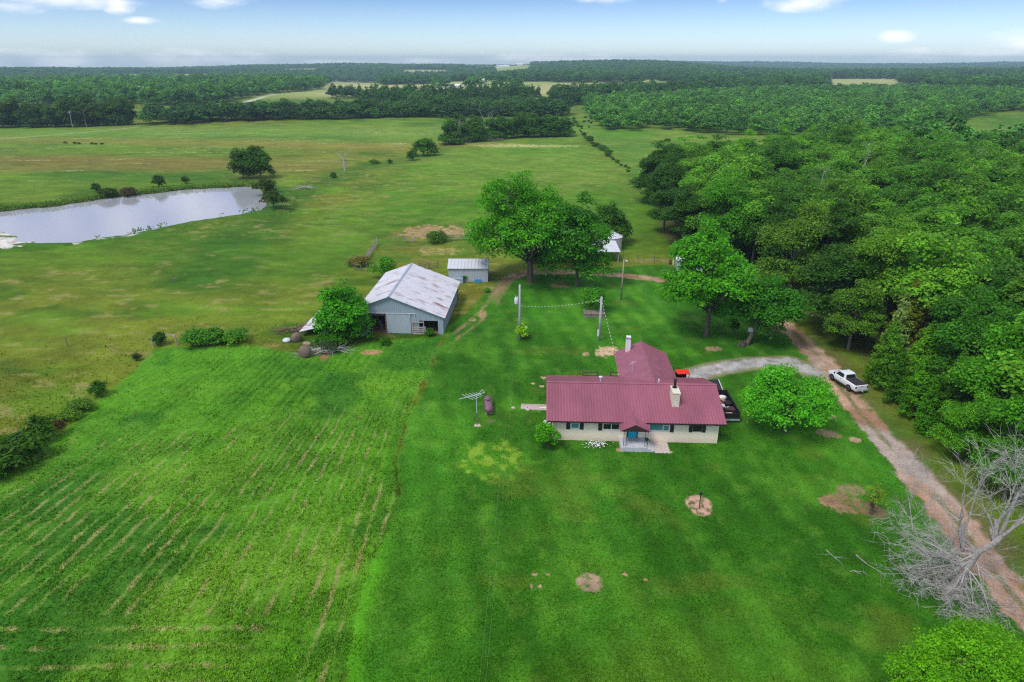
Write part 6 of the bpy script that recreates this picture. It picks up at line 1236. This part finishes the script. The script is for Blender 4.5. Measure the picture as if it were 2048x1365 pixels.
sky = N(nt, 'ShaderNodeTexSky', sky_type='NISHITA'); sky.sun_disc = False; sky.sun_elevation = R2D(SUN_EL); sky.sun_rotation = R2D(SUN_AZ); sky.air_density = 1.0; sky.dust_density = .6; sky.ozone_density = 2.0
tc = N(nt, 'ShaderNodeTexCoord'); nv = N(nt, 'ShaderNodeVectorMath', operation='NORMALIZE'); L(tc.outputs['Generated'], nv.inputs[0])
def mathn(op, a, b=None, clamp=False):
    n = N(nt, 'ShaderNodeMath', operation=op); n.use_clamp = clamp
    for i, v in enumerate((a, b)):
        if v is None: continue
        if isinstance(v, (int, float)): n.inputs[i].default_value = v
        else: L(v, n.inputs[i])
    return n.outputs[0]
sx = N(nt, 'ShaderNodeSeparateXYZ'); L(nv.outputs[0], sx.inputs[0])
mp = N(nt, 'ShaderNodeMapping'); mp.inputs['Scale'].default_value = (13, 13, 34); L(nv.outputs[0], mp.inputs['Vector'])
no = N(nt, 'ShaderNodeTexNoise'); setin(no, Scale=1.0, Detail=7.0, Roughness=.58); L(mp.outputs[0], no.inputs['Vector'])
tot = None
def pxdir(px, py):
    X = (px - 1024) / F; Y = (py - 682.5) / F; v = Vector((X, CP - Y * SP, -SP - Y * CP)); return v.normalized()
CL = [(110, 122, 190, 17), (330, 118, 170, 16), (430, 118, 60, 14), (90, -2, 130, 14), (0, 12, 60, 12), (236, 6, 26, 18), (445, 4, 55, 12), (1030, 116, 60, 9), (1150, 118, 160, 9), (860, 122, 60, 6), (700, 124, 90, 5), (1225, -4, 70, 12), (1448, 0, 14, 8), (1612, 4, 66, 16), (1790, 73, 30, 10), (2045, 88, 60, 22), (2010, 108, 170, 12), (1850, 116, 90, 7), (280, 42, 30, 6)]
for px, py, sxp, syp in CL:
    d = pxdir(px, py); c = N(nt, 'ShaderNodeVectorMath', operation='SUBTRACT'); L(nv.outputs[0], c.inputs[0]); c.inputs[1].default_value = d
    s = N(nt, 'ShaderNodeVectorMath', operation='MULTIPLY'); L(c.outputs[0], s.inputs[0]); s.inputs[1].default_value = (F / sxp, F / sxp, F / syp)
    ln = N(nt, 'ShaderNodeVectorMath', operation='LENGTH'); L(s.outputs[0], ln.inputs[0])
    g = mathn('SUBTRACT', 1.25, ln.outputs['Value'], False); g = mathn('MAXIMUM', g, 0.0)
    tot = g if tot is None else mathn('MAXIMUM', tot, g)
hi = N(nt, 'ShaderNodeMapRange'); setin(hi, From_Min=.092, From_Max=.17, To_Min=0, To_Max=.9); L(sx.outputs['Z'], hi.inputs['Value'])   # broken cloud overhead, above the frame
tot = mathn('MAXIMUM', tot, hi.outputs[0])
cv = mathn('ADD', mathn('MULTIPLY', tot, .62), mathn('MULTIPLY', mathn('SUBTRACT', no.outputs['Fac'], .5), 2.1)); cv = mathn('MULTIPLY', cv, mathn('MULTIPLY', tot, 4.0, True))
cm = N(nt, 'ShaderNodeMapRange', interpolation_type='SMOOTHSTEP'); setin(cm, From_Min=.0, From_Max=1.25, To_Min=0, To_Max=.9); L(cv, cm.inputs['Value'])
rp = N(nt, 'ShaderNodeValToRGB'); L(sx.outputs['Z'], rp.inputs['Fac']); e = rp.color_ramp.elements; e[0].position = 0; e[0].color = (.92, 1.08, 1.36, 1); e[1].position = .11; e[1].color = (.135, .255, .57, 1)
e2 = e.new(.5); e2.color = (.60, .73, .96, 1)
sk = N(nt, 'ShaderNodeMix', data_type='RGBA', blend_type='MULTIPLY'); sk.inputs[0].default_value = 1; L(sky.outputs[0], sk.inputs[6]); L(rp.outputs['Color'], sk.inputs[7])
sg = N(nt, 'ShaderNodeVectorMath', operation='SCALE'); L(sk.outputs[2], sg.inputs[0]); sg.inputs['Scale'].default_value = 1.62
mx = N(nt, 'ShaderNodeMix', data_type='RGBA'); L(cm.outputs[0], mx.inputs[0]); L(sg.outputs[0], mx.inputs[6]); mx.inputs[7].default_value = (13.0, 12.5, 12.6, 1)
L(mx.outputs[2], bg.inputs['Color']); L(bg.outputs[0], out.inputs['Surface'])
sl = bpy.data.lights.new('sun', 'SUN'); sl.energy = 2.0; sl.angle = R2D(16); sl.color = (1, .95, .87); so = bpy.data.objects.new('sun', sl); COL.objects.link(so)
dvec = Vector((math.sin(R2D(SUN_AZ)) * math.cos(R2D(SUN_EL)), math.cos(R2D(SUN_AZ)) * math.cos(R2D(SUN_EL)), math.sin(R2D(SUN_EL)))); so.rotation_euler = dvec.to_track_quat('Z', 'Y').to_euler(); so.location = (0, 0, 300)
cd = bpy.data.cameras.new('camera'); cd.lens = 24.0; cd.sensor_width = 36.0 * 2048 / 2048; cd.sensor_fit = 'HORIZONTAL'; cd.clip_end = 30000; cd.clip_start = .5
co = bpy.data.objects.new('camera', cd); COL.objects.link(co); co.location = (0, 0, CAMZ); co.rotation_euler = (math.pi / 2 - PITCH, 0, 0); sc.camera = co
vs = sc.view_settings; vs.view_transform = 'Standard'; vs.look = 'None'; vs.gamma = 1; vs.exposure = .16; vs.use_curve_mapping = False
sc.cycles.max_bounces = 6; sc.cycles.diffuse_bounces = 3; sc.cycles.transmission_bounces = 4; sc.cycles.volume_bounces = 0; sc.cycles.caustics_reflective = False; sc.cycles.caustics_refractive = False; sc.cycles.use_denoising = False; sc.cycles.filter_width = 1.2
